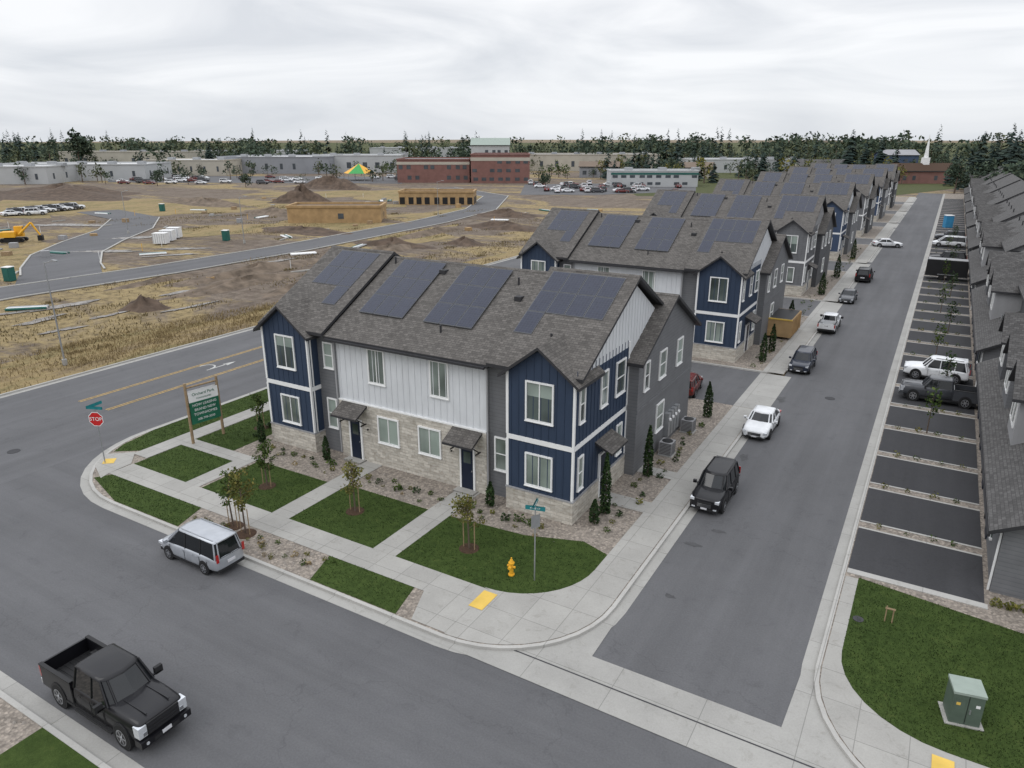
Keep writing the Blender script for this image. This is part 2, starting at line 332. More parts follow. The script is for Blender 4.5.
wk(rect(0.3,7.2,2.6,8.2),.132);wk(rect(0.1,2.9,2.6,4.1),.132)
m.obj("sidewalk")
sheet("tactile_paving",[rect(-.75,-7.9,-.1,-6.7),[(-26.9,-7.0),(-26.4,-7.5),(-25.9,-7.1),(-26.4,-6.6)],rect(15.6,-7.8,16.2,-6.9)],.142,YEL2)
lawns=[rect(-12.3,-6.55,-6.9,-2.3),rect(-18.9,-6.55,-13.5,-2.6),
 [(-5.6,-6.55),(-.9,-6.55)]+arc(-.9,-3.0,3.5,-90,0,10)[1:]+[(2.6,-1.6),(1.2,-1.1),(-1.5,-2.0),(-5.6,-2.3)],
 rect(-24.85,-6.55,-20.2,-3.4),rect(-24.85,-2.4,-21.4,20.6),
 [(-7.6,-9.8),(-2.95,-9.8),(-3.4,-8.0),(-8.2,-8.0)],
 [(-25.1,-8.75),(-21.5,-9.8),(-16.4,-9.8),(-17.0,-8.0),(-24.6,-8.0)],
 [(-28.5,-2.8),(-28.0,-5.2),(-27.5,-6.1),(-26.25,-5.2),(-26.25,20.6),(-28.5,20.6)]]
sheet("lawn",lawns,.122,GRASS)
bd=[(12.06,260),(12.06,-4.5)]+arc(17.4,-4.5,5.34,180,270)+[(70,-9.84),(70,260)]
m=MB();m.face([(x,y,.105) for x,y in bd],GRAVEL);m.obj("right_gravel_bed")
sheet("right_sidewalk",[[(12.1,-4.4)]+arc(17.4,-4.5,5.3,180,262)[1:]+[(17.5,-9.8),(17.5,-8.2),(60,-8.2),(60,-6.6),(16,-6.6)]+arc(16,-3.2,3.4,270,180,8)[1:]+[(12.6,2.1),(12.1,2.1)]],.122,CONC)
rl=[[(16,-6.6)]+[(60,-6.6),(60,1.2),(18.6,1.3),(12.6,2.2),(12.6,-3.2)]+arc(16,-3.2,3.4,180,270,8)[1:-1]]
m=MB()
for q in rl: m.face([(x,y,.127) for x,y in q],GRASS)
m.obj("right_lawn")
m=MB();p2=MB();shr=[]
m.box((12.1,2.4,.0),(17.3,2.75,.14),KERB)
y=2.8
for i in range(48):
    p2.face([(a,b,.118) for a,b in rect(12.1,y,17.2,y+4.0)],ASPH2)
    m.face([(a,b,.123) for a,b in rect(12.1,y-.14,17.2,y)],KERB)
    m.face([(a,b,.123) for a,b in rect(12.1,y+4.0,17.2,y+4.14)],KERB)
    for j in range(4): shr.append((13.0+j*1.1+R.uniform(-.2,.2),y+4.45,.16+R.random()*.12))
    y+=4.85
p2.obj("parking_stall_pavement");m.obj("parking_edge_concrete")
sheet("near_gravel_bed",[rect(-70,-40,-9.0,-20.08)],.1,GRAVEL);sheet("near_lawn",[rect(-9.0,-40,70,-20.08)],.105,GRASS)
m=MB()
for X in (-38.2,-34.9):
    for d in (-.12,.12): m.face([(a,b,.012) for a,b in rect(X+d-.05,-2,X+d+.05,60)],LINEY)
m.face([(a,b,.012) for a,b in rect(-36.65,7.5,-36.5,9.4)],LINEW);m.face([(-36.9,9.3,.012),(-36.25,9.3,.012),(-36.57,10.4,.012)],LINEW)
for i in range(9):
    a0=math.radians(20*i);a1=math.radians(20*i+20);c=(-37.3,9.4)
    m.face([(c[0]+.75*math.cos(a0),c[1]-1.5+.9*math.sin(a0),.013),(c[0]+.75*math.cos(a1),c[1]-1.5+.9*math.sin(a1),.013),(c[0]+.6*math.cos(a1),c[1]-1.5+.75*math.sin(a1),.013),(c[0]+.6*math.cos(a0),c[1]-1.5+.75*math.sin(a0),.013)],LINEW)
m.obj("lane_marking")
m=MB();RA=[(-70,-60),(-82,-10),(-84,15),(-82,35),(-82,60),(-86,105),(-92,135),(-112,175),(-150,200)];RB=[(-84,22),(-98,30),(-109,37),(-120,48),(-132,62),(-150,76),(-175,82)]
strip(m,RA,-4,4,0,.004,ASPH);strip(m,RB,-5,5,.0,.008,ASPH)
m.obj("distant_road")
m=MB();
for w0 in (-4.2,4.0): strip(m,RA,w0,w0+.25,0,.12,KERB)
for w0 in (-5.2,5.0): strip(m,[(-92,27)]+RB[1:6],w0,w0+.25,0,.12,KERB)
m.obj("distant_kerb")
sheet("dry_field",[[(-60,-40),(-44.5,-40),(-44.5,140),(-50,160),(-47,90),(-49,60),(-48,45),(-51,30),(-50,20),(-54,10),(-53,0)],puddle(-105,85,22,12,.9,51),puddle(-215,70,80,38,.3,52),puddle(-150,165,40,20,.9,53),puddle(-74,85,16,5,1.6,54),puddle(-95,125,16,7,1.3,55),puddle(-130,25,24,8,.4,56)],-.03,DRYF)
sheet("puddle",[puddle(-71,14,4,1.1,1.3,1),puddle(-66,10,2.6,.7,1.7,2),puddle(-60,9,1.6,.6,1.4,3),puddle(-62,15,1.8,.5,1.6,4),puddle(-106,42,5,1.2,.7,5),puddle(-118,55,5,1.2,.9,6),puddle(-58,22,2.6,.5,1.5,8),puddle(-66,27,3,.6,1.6,9),puddle(-98,50,4,1.1,.8,10),puddle(-150,60,8,2.2,.6,11),puddle(-74,48,4,.7,1.6,12),puddle(-93,45,3,1,1,13)],.022,PUD)
DIRTP=plain("dirt_pile_soil",(.09,.064,.047),.95,.45,.7);DIRTL=plain("dirt_berm_soil",(.14,.108,.08),.95,.45,.7)
def pile(cx,cy,r,h,seed,sx=1,sy=1,mat=None):
    rr=random.Random(seed);m=MB();nr,na=10,30;P=[]
    ph=[rr.uniform(0,6) for _ in range(5)]
    for i in range(nr+1):
        row=[]
        for j in range(na):
            a=2*math.pi*j/na;q=i/nr
            rad=r*q*(1+.2*math.sin(2*a+ph[0])+.12*math.sin(5*a+ph[1]))
            z=h*(math.cos(q*math.pi)*.5+.5)*(1+.25*math.sin(3*a+ph[2])+.2*math.sin(q*9+a*2+ph[3]))+rr.uniform(-.11,.11)*h*(1-q)
            row.append((cx+rad*math.cos(a)*sx,cy+rad*math.sin(a)*sy,max(z,0)-.1*q))
        P.append(row)
    for i in range(nr):
        for j in range(na):
            k2=(j+1)%na;m.face([P[i][j],P[i+1][j],P[i+1][k2],P[i][k2]],mat or DIRTP)
    return m.obj("dirt_pile",smooth=True,merge=True)
for a in [(-62,19,2.6,1.1,1,1),(-150,128,7,3.6,2,1.4),(-185,178,10,3.6,3,1.6),(-70,72,4,1,4,2),(-60,80,4,.9,7,1),(-98,78,6,.8,8,2),
 (-240,110,20,2.5,10,2),(-290,90,26,3,11,2.2),(-66,104,6,1.0,13,1.6),(-78,125,6,1.2,14,1.4)]: pile(*a)
for a in [(-64,34,2.5,.7,21,1,6),(-70,42,3,.8,22,1,5),(-58,52,2.5,.6,23,1,6),(-75,30,1.5,.4,24,1,5),(-56,36,1.6,.5,25,1,5),(-66,66,3,.8,26,1,4),(-74,90,3,.7,27,1,5),(-100,100,4,.8,28,3,1),(-130,100,5,1.2,29,3,1),(-170,110,6,1.4,30,4,1)]: pile(*a,mat=DIRTL)

# ------------------------------------------------------------------ foliage helpers
def leafcloud(m,c,rx,rz,n,size,mat,shape='ball',rr=R):
    for _ in range(n):
        if shape=='ball':
            while True:
                x,y,z=rr.uniform(-1,1),rr.uniform(-1,1),rr.uniform(-1,1)
                d=x*x+y*y+z*z
                if d<1 and d>.12: break
            p=Vector((c[0]+x*rx,c[1]+y*rx,c[2]+z*rz))
        else:
            h=rr.random()**1.2;a=rr.uniform(0,6.283);rad=rx*(1-h)*(.55+.45*rr.random())+.02
            if shape=='col': rad=rx*(math.sin(min(1,(1-h)*1.6+.02)*math.pi/2))*(.6+.4*rr.random())
            p=Vector((c[0]+rad*math.cos(a),c[1]+rad*math.sin(a),c[2]+h*rz))
        s=size*rr.uniform(.6,1.4)
        a=Vector((rr.uniform(-1,1),rr.uniform(-1,1),rr.uniform(-1,1))).normalized()
        b=a.cross(Vector((rr.uniform(-1,1),rr.uniform(-1,1),rr.uniform(-1,1)))).normalized()
        m.face([p-a*s,p+b*s*.55,p+a*s,p-b*s*.55],mat)
def young_tree(x,y,h,cr,mat,seed,n=420,name="young_tree"):
    rr=random.Random(seed);e=empty(name,(x,y,.11));t=MB()
    top=Vector((rr.uniform(-.1,.1),rr.uniform(-.1,.1),h*.85))
    mid=Vector((rr.uniform(-.05,.05),rr.uniform(-.05,.05),h*.45))
    t.cyl((0,0,-.05),mid,.045,.035,7,BARK);t.cyl(mid,top,.035,.012,6,BARK)
    l=MB()
    for i in range(13):
        z=h*(.35+.5*i/13);a=rr.uniform(0,6.28);ln=cr*rr.uniform(.6,1.05)*(1-.45*i/13)
        p=mid.lerp(top,max(0,(z-h*.45)/(h*.4)));p.z=z;q=p+Vector((math.cos(a)*ln,math.sin(a)*ln,ln*.75))
        t.cyl(p,q,.015,.006,5,BARK,False)
        for f in (.4,.7,1): leafcloud(l,p.lerp(q,f),cr*.3,cr*.3,n//28,.07,mat,rr=rr)
    t.cyl((.3,0,0),(.3,0,1.4),.025,.025,6,WOOD);t.cyl((-.3,0,0),(-.3,0,1.4),.025,.025,6,WOOD)
    t.obj("trunk",e);l.obj("leaves",e)
    d=MB();d.cyl((0,0,0),(0,0,.035),.5,.42,20,MULCH);d.obj("mulch_ring",e)
def columnar(x,y,h,r,seed,z=.11):
    rr=random.Random(seed);e=empty("columnar_evergreen_tree",(x,y,z));t=MB();t.cyl((0,0,-.05),(0,0,h*.8),.05,.015,6,BARK);t.obj("trunk",e)
    l=MB();leafcloud(l,(0,0,.1),r,h,int(900*h/3),.085,LEAFD,'col',rr);l.obj("foliage",e)
for a in [(-13.0,-8.6,3.7,.8,LEAFY,1,520),(-14.1,-8.4,3.3,.6,LEAF,2,380),(-10.0,-4.3,2.9,.7,LEAFY,3,420),(-3.1,-4.3,3.0,.85,LEAFY,4,480),(-16,-4.6,2.8,.6,LEAF,6,480),(-22.8,1,2.6,.6,LEAF,7,420)]: young_tree(*a)
for a in [(.95,1.9,3.2,.26,1),(1.3,7.0,2.9,.25,2),(1.6,17.6,2.4,.3,3),(.9,.7,1.2,.25,5),(-15.6,-.5,1.4,.22,6),(-4.4,-.4,1.3,.22,7),(-20.9,-.6,1.6,.22,8),(2.0,32.5,2.4,.3,9),(2,36,2.4,.3,10),(1.7,46,2.6,.35,11),(2,64,2.6,.4,12),(2,77,3,.4,13),(2,95,3,.4,14)]: columnar(*a)
def shrub(m,x,y,s,mat,z=.11,n=60): leafcloud(m,(x,y,z+s*.6),s,s*.75,n,s*.28,mat)
sh=empty("garden_shrubs");m=MB()
for i in range(30):
    x=-20.3+i*.66
    if any(abs(x-d)<.8 for d in(-12.9,-6.2)): continue
    shrub(m,x+R.uniform(-.2,.2),-.9+R.uniform(-.5,.15),R.uniform(.13,.3),[LEAF,LEAFY,LEAFD,LEAF][i%4])
    if i%2: shrub(m,x+R.uniform(-.3,.3),-1.7+R.uniform(-.3,.25),R.uniform(.1,.18),[LEAFY,LEAF,DRY][i%3],n=40)
for i in range(14): shrub(m,-12.4+i*.36+R.uniform(-.1,.1),-8.9+R.uniform(-.6,.6),R.uniform(.1,.2),[LEAFY,LEAF,DRY][i%3],n=40)
for i in range(8): shrub(m,-16.4+i*.35,-8.9+R.uniform(-.4,.4),R.uniform(.1,.17),[LEAFY,LEAF][i%2],n=40)
for i in range(20): shrub(m,1.4+R.uniform(-.4,.7),.3+i*.85,R.uniform(.12,.25),[LEAF,LEAFY,LEAFD][i%3],n=50)
for i in range(14): shrub(m,-22+R.uniform(-.5,.3),-1+i*.8,R.uniform(.15,.3),[LEAF,LEAFD][i%2])
for i in range(60): shrub(m,1.4+R.uniform(-.5,.8),30.5+i*1.3+R.uniform(-.3,.3),R.uniform(.12,.3),[LEAF,LEAFY,LEAFD][i%3],n=24)
m.obj("garden_shrub_foliage",sh)
RK=plain("landscape_stone",(.3,.27,.24),.9,.3,3);m=MB()
for i in range(420):
    c=R.random()
    if c<.35: x,y=R.uniform(-20.5,0),R.uniform(-2.1,-.15)
    elif c<.6: x,y=R.uniform(-12.6,-8),R.uniform(-9.7,-8.1)
    elif c<.85: x,y=R.uniform(.2,2.5),R.uniform(-.6,20)
    else: x,y=R.uniform(-16,-9.5),R.uniform(-23,-20.2)
    s=R.uniform(.03,.09);a=R.uniform(0,6)
    pts=[(x+math.cos(a+i2*1.26)*s*R.uniform(.7,1.2),y+math.sin(a+i2*1.26)*s*R.uniform(.7,1.2)) for i2 in range(5)];tp=(x,y,.11+s*.9)
    for i2 in range(5): m.face([(*pts[i2],.105),(*pts[(i2+1)%5],.105),tp],RK)
m.obj("landscape_stones")
e=empty("parking_strip_shrubs");m=MB()
for x,y,s in shr[:110]: shrub(m,x,y,s,[LEAF,LEAFY][int(s*100)%2],.1,22)
for i in range(5): shrub(m,17.6+i*.5,2.5+R.uniform(-.2,.5),.25,LEAFY,n=80)
m.obj("strip_foliage",e)
e=empty("parking_strip_trees");t=MB();l=MB()
for i,y in enumerate([21.9,31.6,41.3,51,60.7,70.4,80,95,110,125]):
    x=14.5+(i%2)*.8;t.cyl((x,y,0),(x,y,2.6),.05,.02,6,BARK);leafcloud(l,(x,y,2.2),.5,1.1,130,.11,[LEAF,LEAFD][i%2])
t.obj("trunks",e);l.obj("leaves",e)
def inpoly(x,y,P):
    c=False;j=len(P)-1
    for i in range(len(P)):
        if (P[i][1]>y)!=(P[j][1]>y) and x<(P[j][0]-P[i][0])*(y-P[i][1])/(P[j][1]-P[i][1])+P[i][0]: c=not c
        j=i
    return c
GB=m_leaf("grass_blade",(.031,.054,.015),(.072,.1,.032))
def blades(name,polys,cnt,z,h,mat,xr,yr,wd=.012,patchy=0):
    m=MB();cl=[(R.uniform(*xr),R.uniform(*yr),R.uniform(.6,3.5)) for _ in range(patchy)]
    k=0
    while k<cnt:
        if patchy:
            q=R.choice(cl);x=q[0]+R.gauss(0,q[2]*.5);y=q[1]+R.gauss(0,q[2])
        else: x=R.uniform(*xr);y=R.uniform(*yr)
        if not any(inpoly(x,y,P) for P in polys): k+=.2;continue
        a=R.uniform(0,3.14);dx=math.cos(a)*wd;dy=math.sin(a)*wd;hh=h*R.uniform(.5,1.3)
        m.face([(x-dx,y-dy,z),(x+dx,y+dy,z),(x+R.uniform(-.5,.5)*hh,y+R.uniform(-.5,.5)*hh,z+hh)],mat);k+=1
    m.obj(name)
blades("lawn_grass",lawns,30000,.12,.06,GB,(-28.5,2.7),(-9.9,8),.02)
blades("right_lawn_grass",rl,13000,.12,.06,GB,(12.6,20),(-6.6,2.2),.02)
blades("dry_grass",[[(-56,-30),(-44.6,-30),(-44.6,90),(-49,90),(-50,40),(-54,15)]],15000,-.03,.28,DRY,(-55,-44.6),(-12,60),.035,170)
blades("field_weeds",[rect(-79,-10,-44.6,140),rect(-200,-10,-89,20),rect(-200,66,-90,140)],16000,-.05,.3,WEED,(-150,-46),(0,130),.06,280)

# ------------------------------------------------------------------ townhouses
def gable_x(m,x0,x1,yc,half,ze,zr,mat,oh=.0):
    m.slab([(x0,yc-half,ze),(x1,yc-half,ze),(x1,yc,zr),(x0,yc,zr)],.18,mat,FASC)
    m.slab([(x0,yc,zr),(x1,yc,zr),(x1,yc+half,ze),(x0,yc+half,ze)],.18,mat,FASC)
    s=(zr-ze)/half
    m.slab([(x0,yc-.16,zr-.16*s+.03),(x1,yc-.16,zr-.16*s+.03),(x1,yc,zr+.03),(x0,yc,zr+.03)],.03,mat,mat);m.slab([(x0,yc,zr+.03),(x1,yc,zr+.03),(x1,yc+.16,zr-.16*s+.03),(x0,yc+.16,zr-.16*s+.03)],.03,mat,mat)
def gable_y(m,y0,y1,xc,half,ze,zr,mat):
    m.slab([(xc-half,y0,ze),(xc,y0,zr),(xc,y1,zr),(xc-half,y1,ze)],.16,mat,FASC)
    m.slab([(xc,y0,zr),(xc+half,y0,ze),(xc+half,y1,ze),(xc,y1,zr)],.16,mat,FASC)
def townhouse(oy,A,B,C,ST,detail=True,seed=1,panels=True):
    e=empty("townhouse_building",(0,oy,0));rr=random.Random(seed)
    L=-20.5
    W=MB();TR=MB();G=MB();D=MB();RF=MB()
    def wb(side,pl,a0,a1,d0,d1,z0,z1,mat,mb=W):
        if side=='f': mb.box((a0,pl-d0,z0),(a1,pl-d1,z1),mat)
        elif side=='r': mb.box((pl+d0,a0,z0),(pl+d1,a1,z1),mat)
        elif side=='l': mb.box((pl-d0,a0,z0),(pl-d1,a1,z1),mat)
    def win(side,pl,a0,a1,z0,z1,mull='h',blind=None):
        f=.085;bl=blind if blind is not None else rr.random()<.5
        wb(side,pl,a0,a1,0,.02,z0,z1,GLASS if not bl else BLIND,G)
        if not bl and rr.random()<.6: wb(side,pl,a0+.02,a1-.02,.02,.024,z0+(z1-z0)*rr.uniform(.3,.7),z1-.02,BLIND,G)
        for q in ((a0-f,a0,z0-f,z1+f),(a1,a1+f,z0-f,z1+f),(a0,a1,z0-f,z0),(a0,a1,z1,z1+f)): wb(side,pl,q[0],q[1],.0,.075,q[2],q[3],TRIM,TR)
        wb(side,pl,a0-f-.02,a1+f+.02,.0,.11,z0-f-.04,z0-f,TRIM,TR)
        if mull=='h': wb(side,pl,a0,a1,.021,.05,(z0+z1)/2-.025,(z0+z1)/2+.025,TRIM,TR)
        else: wb(side,pl,(a0+a1)/2-.025,(a0+a1)/2+.025,.021,.05,z0,z1,TRIM,TR)
    def batt(side,pl,a0,a1,z0f,z1f,mat,st=.41,skip=()):
        a=a0+st/2
        while a<a1:
            z0=z0f;z1=z1f(a) if callable(z1f) else z1f
            if z1-z0>.05: wb(side,pl,a-.022,a+.022,0,.022,z0,z1,mat)
            a+=st
    W.box((L+.5,.8,0),(-.5,13.0,7.45),C)
    W.box((-15.3,.66,3.65),(-5.2,.9,7.5),B);W.box((-15.3,.56,0),(-5.2,.9,3.65),ST)
    TR.box((-15.3,.54,3.62),(-5.2,.66,3.7),TRIM)
    batt('f',.66,-15.3,-5.2,3.7,7.5,B)
    for s in (0,1):
        X=(lambda v:v) if s==0 else (lambda v:L-v)
        def sp(a,b): return tuple(sorted((X(a),X(b))))
        a0,a1=sp(-3.6,0)
        W.box((a0,0,1.3),(a1,6.6,7.5),A)
        W.box((a0-.06,-.06,0),(a1+.06,6.6,1.3),ST)
        TR.box((a0-.09,-.09,1.3),(a1+.09,6.6,1.36),LGRAY)
        xc=(a0+a1)/2
        W.face([(a0,0,7.5),(a1,0,7.5),(xc,0,8.72)],A);
        batt('f',0,a0,a1,4.2,lambda x:7.45+(1-abs(x-xc)/1.8)*1.1,A);batt('f',0,a0,a1,1.38,3.95,A)
        side='r' if s==0 else 'l';pl=0 if s==0 else L
        batt(side,pl,0,6.6,4.2,7.9,A);batt(side,pl,0,6.6,1.38,3.95,A)
        TR.box((a0-.035,-.035,3.95),(a1+.035,6.6,4.2),TRIM)
        for xx in (a0,a1):
            for z0,z1 in ((1.38,3.95),(4.2,7.5)):
                TR.box((xx-.07,-.035,z0),(xx+.035 if xx==a1 else xx+.07,.10,z1),TRIM)
        xe=pl+(.035 if s==0 else -.035);TR.box((pl-.05,6.5,1.38),(xe,6.62,7.8),TRIM)
        w0,w1=sp(-2.5,-1.15);win('f',0,w0,w1,5.2,7.05,'v',False if s==0 else None);win('f',0,w0,w1,1.75,3.35,'v',True)
        win(side,pl,.55,1.0,5.3,7.0);win(side,pl,3.0,3.7,5.3,7.0);win(side,pl,4.9,6.0,5.3,7.0)
        win(side,pl,.55,1.0,1.8,3.4);win(side,pl,5.3,5.9,1.8,3.4)
        wb(side,pl,3.1,4.0,.0,.08,.25,2.6,DOOR,D)
        for q in ((3.0,3.1,.25,2.7),(4.0,4.1,.25,2.7),(3.1,4.0,2.6,2.7)): wb(side,pl,q[0],q[1],0,.11,q[2],q[3],TRIM,TR)
        k=1 if s==0 else -1
        RF.slab([(pl,2.5,3.55),(pl+.95*k,2.5,3.1),(pl+.95*k,4.6,3.1),(pl,4.6,3.55)],.13,ROOF,FASC)
        w0,w1=sp(-4.75,-4.15);win('f',.8,w0,w1,1.7,3.4,'h',True);
        if s==1: win('f',.8,w0,w1,5.4,6.8,'h')
        W.face([(pl-.02*k,.8,7.4),(pl-.02*k,12.7,7.4),(pl-.02*k,6.75,10.95)],B);
        W.box((pl-.5*k,.8,7.0),(pl-.03*k,12.7,7.45),B)
        yv=1.0
        while yv<12.4:
            zt=7.5+(1-abs(yv-6.75)/5.95)*3.3
            wb(side,pl-.02*k,yv-.022,yv+.022,0,.025,7.5,zt,B);yv+=.41
        g0,g1=sorted((X(.6),X(-6)))
        W.box((g0,6.62,0),(g1,16.3,6.9),C)
        xg=X(.6);W.face([(xg,6.62,6.9),(xg,16.3,6.9),(xg,11.46,9.35)],C)
        wb(side,xg,6.62,16.3,0,.03,3.75,3.95,C,TR)
        win(side,xg,7.5,8.1,4.9,6.4);win(side,xg,9.9,10.9,4.9,6.4);win(side,xg,13,13.9,4.9,6.4);win(side,xg,9.9,11,1.6,3.2,'h',True)
        gx0,gx1=sorted((X(-6.5),X(.95)));gable_x(RF,gx0,gx1,11.46,5.2,6.72,9.5,ROOF)
        gable_y(RF,-.35,2.6,xc,2.15,7.28,8.92,ROOF)
        q0,q1=sp(-5.4,-.3);D.box((q0,16.3,.1),(q1,16.36,2.5),TRIM)
        xd=sp(-3.66,-3.58)[0];TR.box((xd-.03,.2,.3),(xd+.05,.28,7.2),TRIM)
    for s in (0,1):
        X=(lambda v:v) if s==0 else (lambda v:L-v)
        a0,a1=sorted((X(-6.75),X(-6.0)))
        D.box((a0,.50,.2),(a1,.56,2.55),DOOR);D.box((a0+.15,.49,1.7),(a1-.15,.5,2.35),GLASS)
        for q in ((a0-.1,a0,.2,2.65),(a1,a1+.1,.2,2.65),(a0,a1,2.55,2.65)): TR.box((q[0],.47,q[2]),(q[1],.56,q[3]),TRIM)
        D.box((a1-.1,.46,1.25),(a1-.06,.5,1.33),STEEL)
        D.box((a0-.25,.0,.1),(a1+.25,.56,.2),CONC)
        a0-=.55;a1+=.55
        RF.slab([(a0,.56,3.6),(a1,.56,3.6),(a1,-.45,3.08),(a0,-.45,3.08)],.13,ROOF,FASC)
        for xx in (a0+.1,a1-.16): TR.box((xx,.1,2.45),(xx+.06,.56,2.51),BLACK);TR.cyl((xx+.03,.5,2.45),(xx+.03,-.3,3.05),.03,.03,4,BLACK)
        TR.cyl((X(-7.35),.5,2.2),(X(-7.35),.42,2.2),.05,.05,6,BLACK)
        w=sorted((X(-9.5),X(-8.15)));win('f',.56,w[0],w[1],1.65,3.1,'v',True)
        w=sorted((X(-8.65),X(-7.6)));win('f',.66,w[0],w[1],5.1,6.95,'v',True)
    yc,half=6.75,6.55
    gable_x(RF,-15.75,-4.85,yc,half,7.42,11.0,ROOF)
    gable_x(RF,-4.85,.35,yc,half+.15,7.6,11.28,ROOF);gable_x(RF,L-.35,-15.75,yc,half+.15,7.6,11.28,ROOF)
    TR.box((-15.6,.06,7.2),(-5.0,.18,7.32),FASC)
    for x in (-15.35,-5.1): TR.box((x-.04,.5,.3),(x+.04,.56,7.2),LGRAY)
    for x,yv in ((-17.5,9),(-11,8.2),(-3,8.4),(-8.7,1.7),(-2.4,2.2),(-15.2,6.2),(-6.2,5.6)):
        z=11.0-abs(yv-6.75)*.547;RF.cyl((x,yv,z-.1),(x,yv,z+.4),.06,.06,8,FASC)
    for x,yv in ((-11.4,5.9),(-5.6,4.6),(-16.2,4.5)):
        z=11.0-abs(yv-6.75)*.547;RF.box((x-.2,yv-.2,z-.1),(x+.2,yv+.2,z+.15),FASC)
    SP=MB()
    if panels:
        def panel(x,y,w,lg,ze,sl):
            n=math.sqrt(1+sl*sl);dy=lg/n
            z=lambda yy: ze+(yy-.2)*sl+.12
            q=[(x,y,z(y)),(x+w,y,z(y)),(x+w,y+dy,z(y+dy)),(x,y+dy,z(y+dy))]
            SP.slab(q,.05,SFR,SFR)
            i=.03;z2=lambda yy:z(yy)+.006
            SP.face([(x+i,y+i,z2(y+i)),(x+w-i,y+i,z2(y+i)),(x+w-i,y+dy-i,z2(y+dy-i)),(x+i,y+dy-i,z2(y+dy-i))],SOLAR)
        w,lg=1.02,1.62;st=lg/1.14
        rows=lambda r:1.75+(2-r)*(st+.03)+.35
        full=[(c,r) for c in range(3) for r in range(3)]
        for gx,ze,lay in ((-19.7,7.6,[(0,0),(1,0),(2,0),(1,1),(2,1),(0,1),(2,2)]),(-14.7,7.42,full),(-10.15,7.42,full),(-4.5,7.6,[(0,0),(1,0),(2,0),(3,0),(0,1),(1,1),(2,1),(3,1),(0,2)])):
            for cx,r in lay: panel(gx+cx*1.05,rows(r),w,lg,ze,.5497)
    W.obj("walls",e);TR.obj("trim",e);G.obj("windows",e);D.obj("doors",e);RF.obj("roof",e)
    if panels: SP.obj("solar_panels",e)
    return e
townhouse(0,NAVY,WHITE,GRAY,STONE,seed=1)
townhouse(31,NAVY,WHITE,GRAY,STONE,seed=2)
townhouse(62,GRAY,LGRAY,DGRAY,STONE,seed=3)
townhouse(93,BLUE,WHITE,GRAY,STONE,seed=4)
townhouse(124,GRAY,WHITE,DGRAY,STONE,seed=5)
townhouse(155,BLUE,LGRAY,GRAY,STONE,seed=6)
townhouse(186,GRAY,WHITE,DGRAY,STONE,seed=7)
def right_town(y0,seed):
    e=empty("townhouse_row_building",(0,y0,0));rr=random.Random(seed);W=MB();RF=MB();G=MB();TR=MB()
    Ln=25.6;WL=GRAY
    W.box((17.4,0,0),(19.8,Ln,3.1),WL);W.box((19.8,0.3,0),(30,Ln-.3,6.7),DGRAY)
    W.face([(17.4,0,3.1),(19.8,0,3.1),(19.8,0,4.3)],WL)
    RF.slab([(16.85,-.4,3.0),(19.9,-.4,4.6),(19.9,Ln+.4,4.6),(16.85,Ln+.4,3.0)],.18,ROOFD,FASC)
    RF.slab([(19.3,-.3,6.6),(25,-.3,9.9),(25,Ln+.3,9.9),(19.3,Ln+.3,6.6)],.18,ROOFD,FASC)
    RF.slab([(25,-.3,9.9),(30.6,-.3,6.6),(30.6,Ln+.3,6.6),(25,Ln+.3,9.9)],.18,ROOFD,FASC)
    W.face([(19.8,.3,6.7),(30,.3,6.7),(25,.3,9.7)],LGRAY);W.face([(19.8,Ln-.3,6.7),(30,Ln-.3,6.7),(25,Ln-.3,9.7)],LGRAY)
    TR.box((16.82,-.35,2.72),(16.93,Ln+.35,2.84),FASC);TR.box((17.3,.1,.1),(17.38,.18,2.8),TRIM)
    for i in range(4):
        c=4.2+i*5.9
        if i>0:
            W.box((17.9,c-1.5,3.2),(20.5,c+1.5,6.3),[DGRAY,LGRAY,GRAY][i%3])
            W.face([(17.9,c-1.5,6.3),(17.9,c+1.5,6.3),(17.9,c,7.4)],DGRAY)
            RF.slab([(17.5,c-1.85,6.05),(17.5,c,7.6),(21.3,c,7.6),(21.3,c-1.85,6.05)],.15,ROOFD,FASC)
            RF.slab([(17.5,c,7.6),(17.5,c+1.85,6.05),(21.3,c+1.85,6.05),(21.3,c,7.6)],.15,ROOFD,FASC)
            for fy in (-.55,.55):
                G.box((17.86,c+fy-.4,4.4),(17.9,c+fy+.4,5.9),GLASS)
                for q in ((-.48,-.4,4.3,6),(.4,.48,4.3,6),(-.4,.4,4.3,4.4),(-.4,.4,5.9,6)): TR.box((17.83,c+fy+q[0],q[2]),(17.9,c+fy+q[1],q[3]),TRIM)
        G.box((17.34,c-1.2,1.1),(17.4,c-.2,2.5),GLASS);TR.box((17.3,c-1.3,2.5),(17.4,c-.1,2.6),TRIM);TR.box((17.3,c-1.3,1.0),(17.4,c-.1,1.1),TRIM)
        G.box((17.34,c+.5,.15),(17.4,c+1.4,2.5),DOOR)
        TR.box((17.33,c+2.6,.2),(17.4,c+2.68,3),FASC)
        RF.cyl((21.5,c,7.6),(21.5,c,8.4),.07,.07,8,FASC);RF.cyl((18.6,c-2.2,3.8),(18.6,c-2.2,4.25),.06,.06,8,STEEL)
    W.obj("walls",e);RF.obj("roof",e);G.obj("windows",e);TR.obj("trim",e)
for i in range(8): right_town(3.9+i*30,20+i)

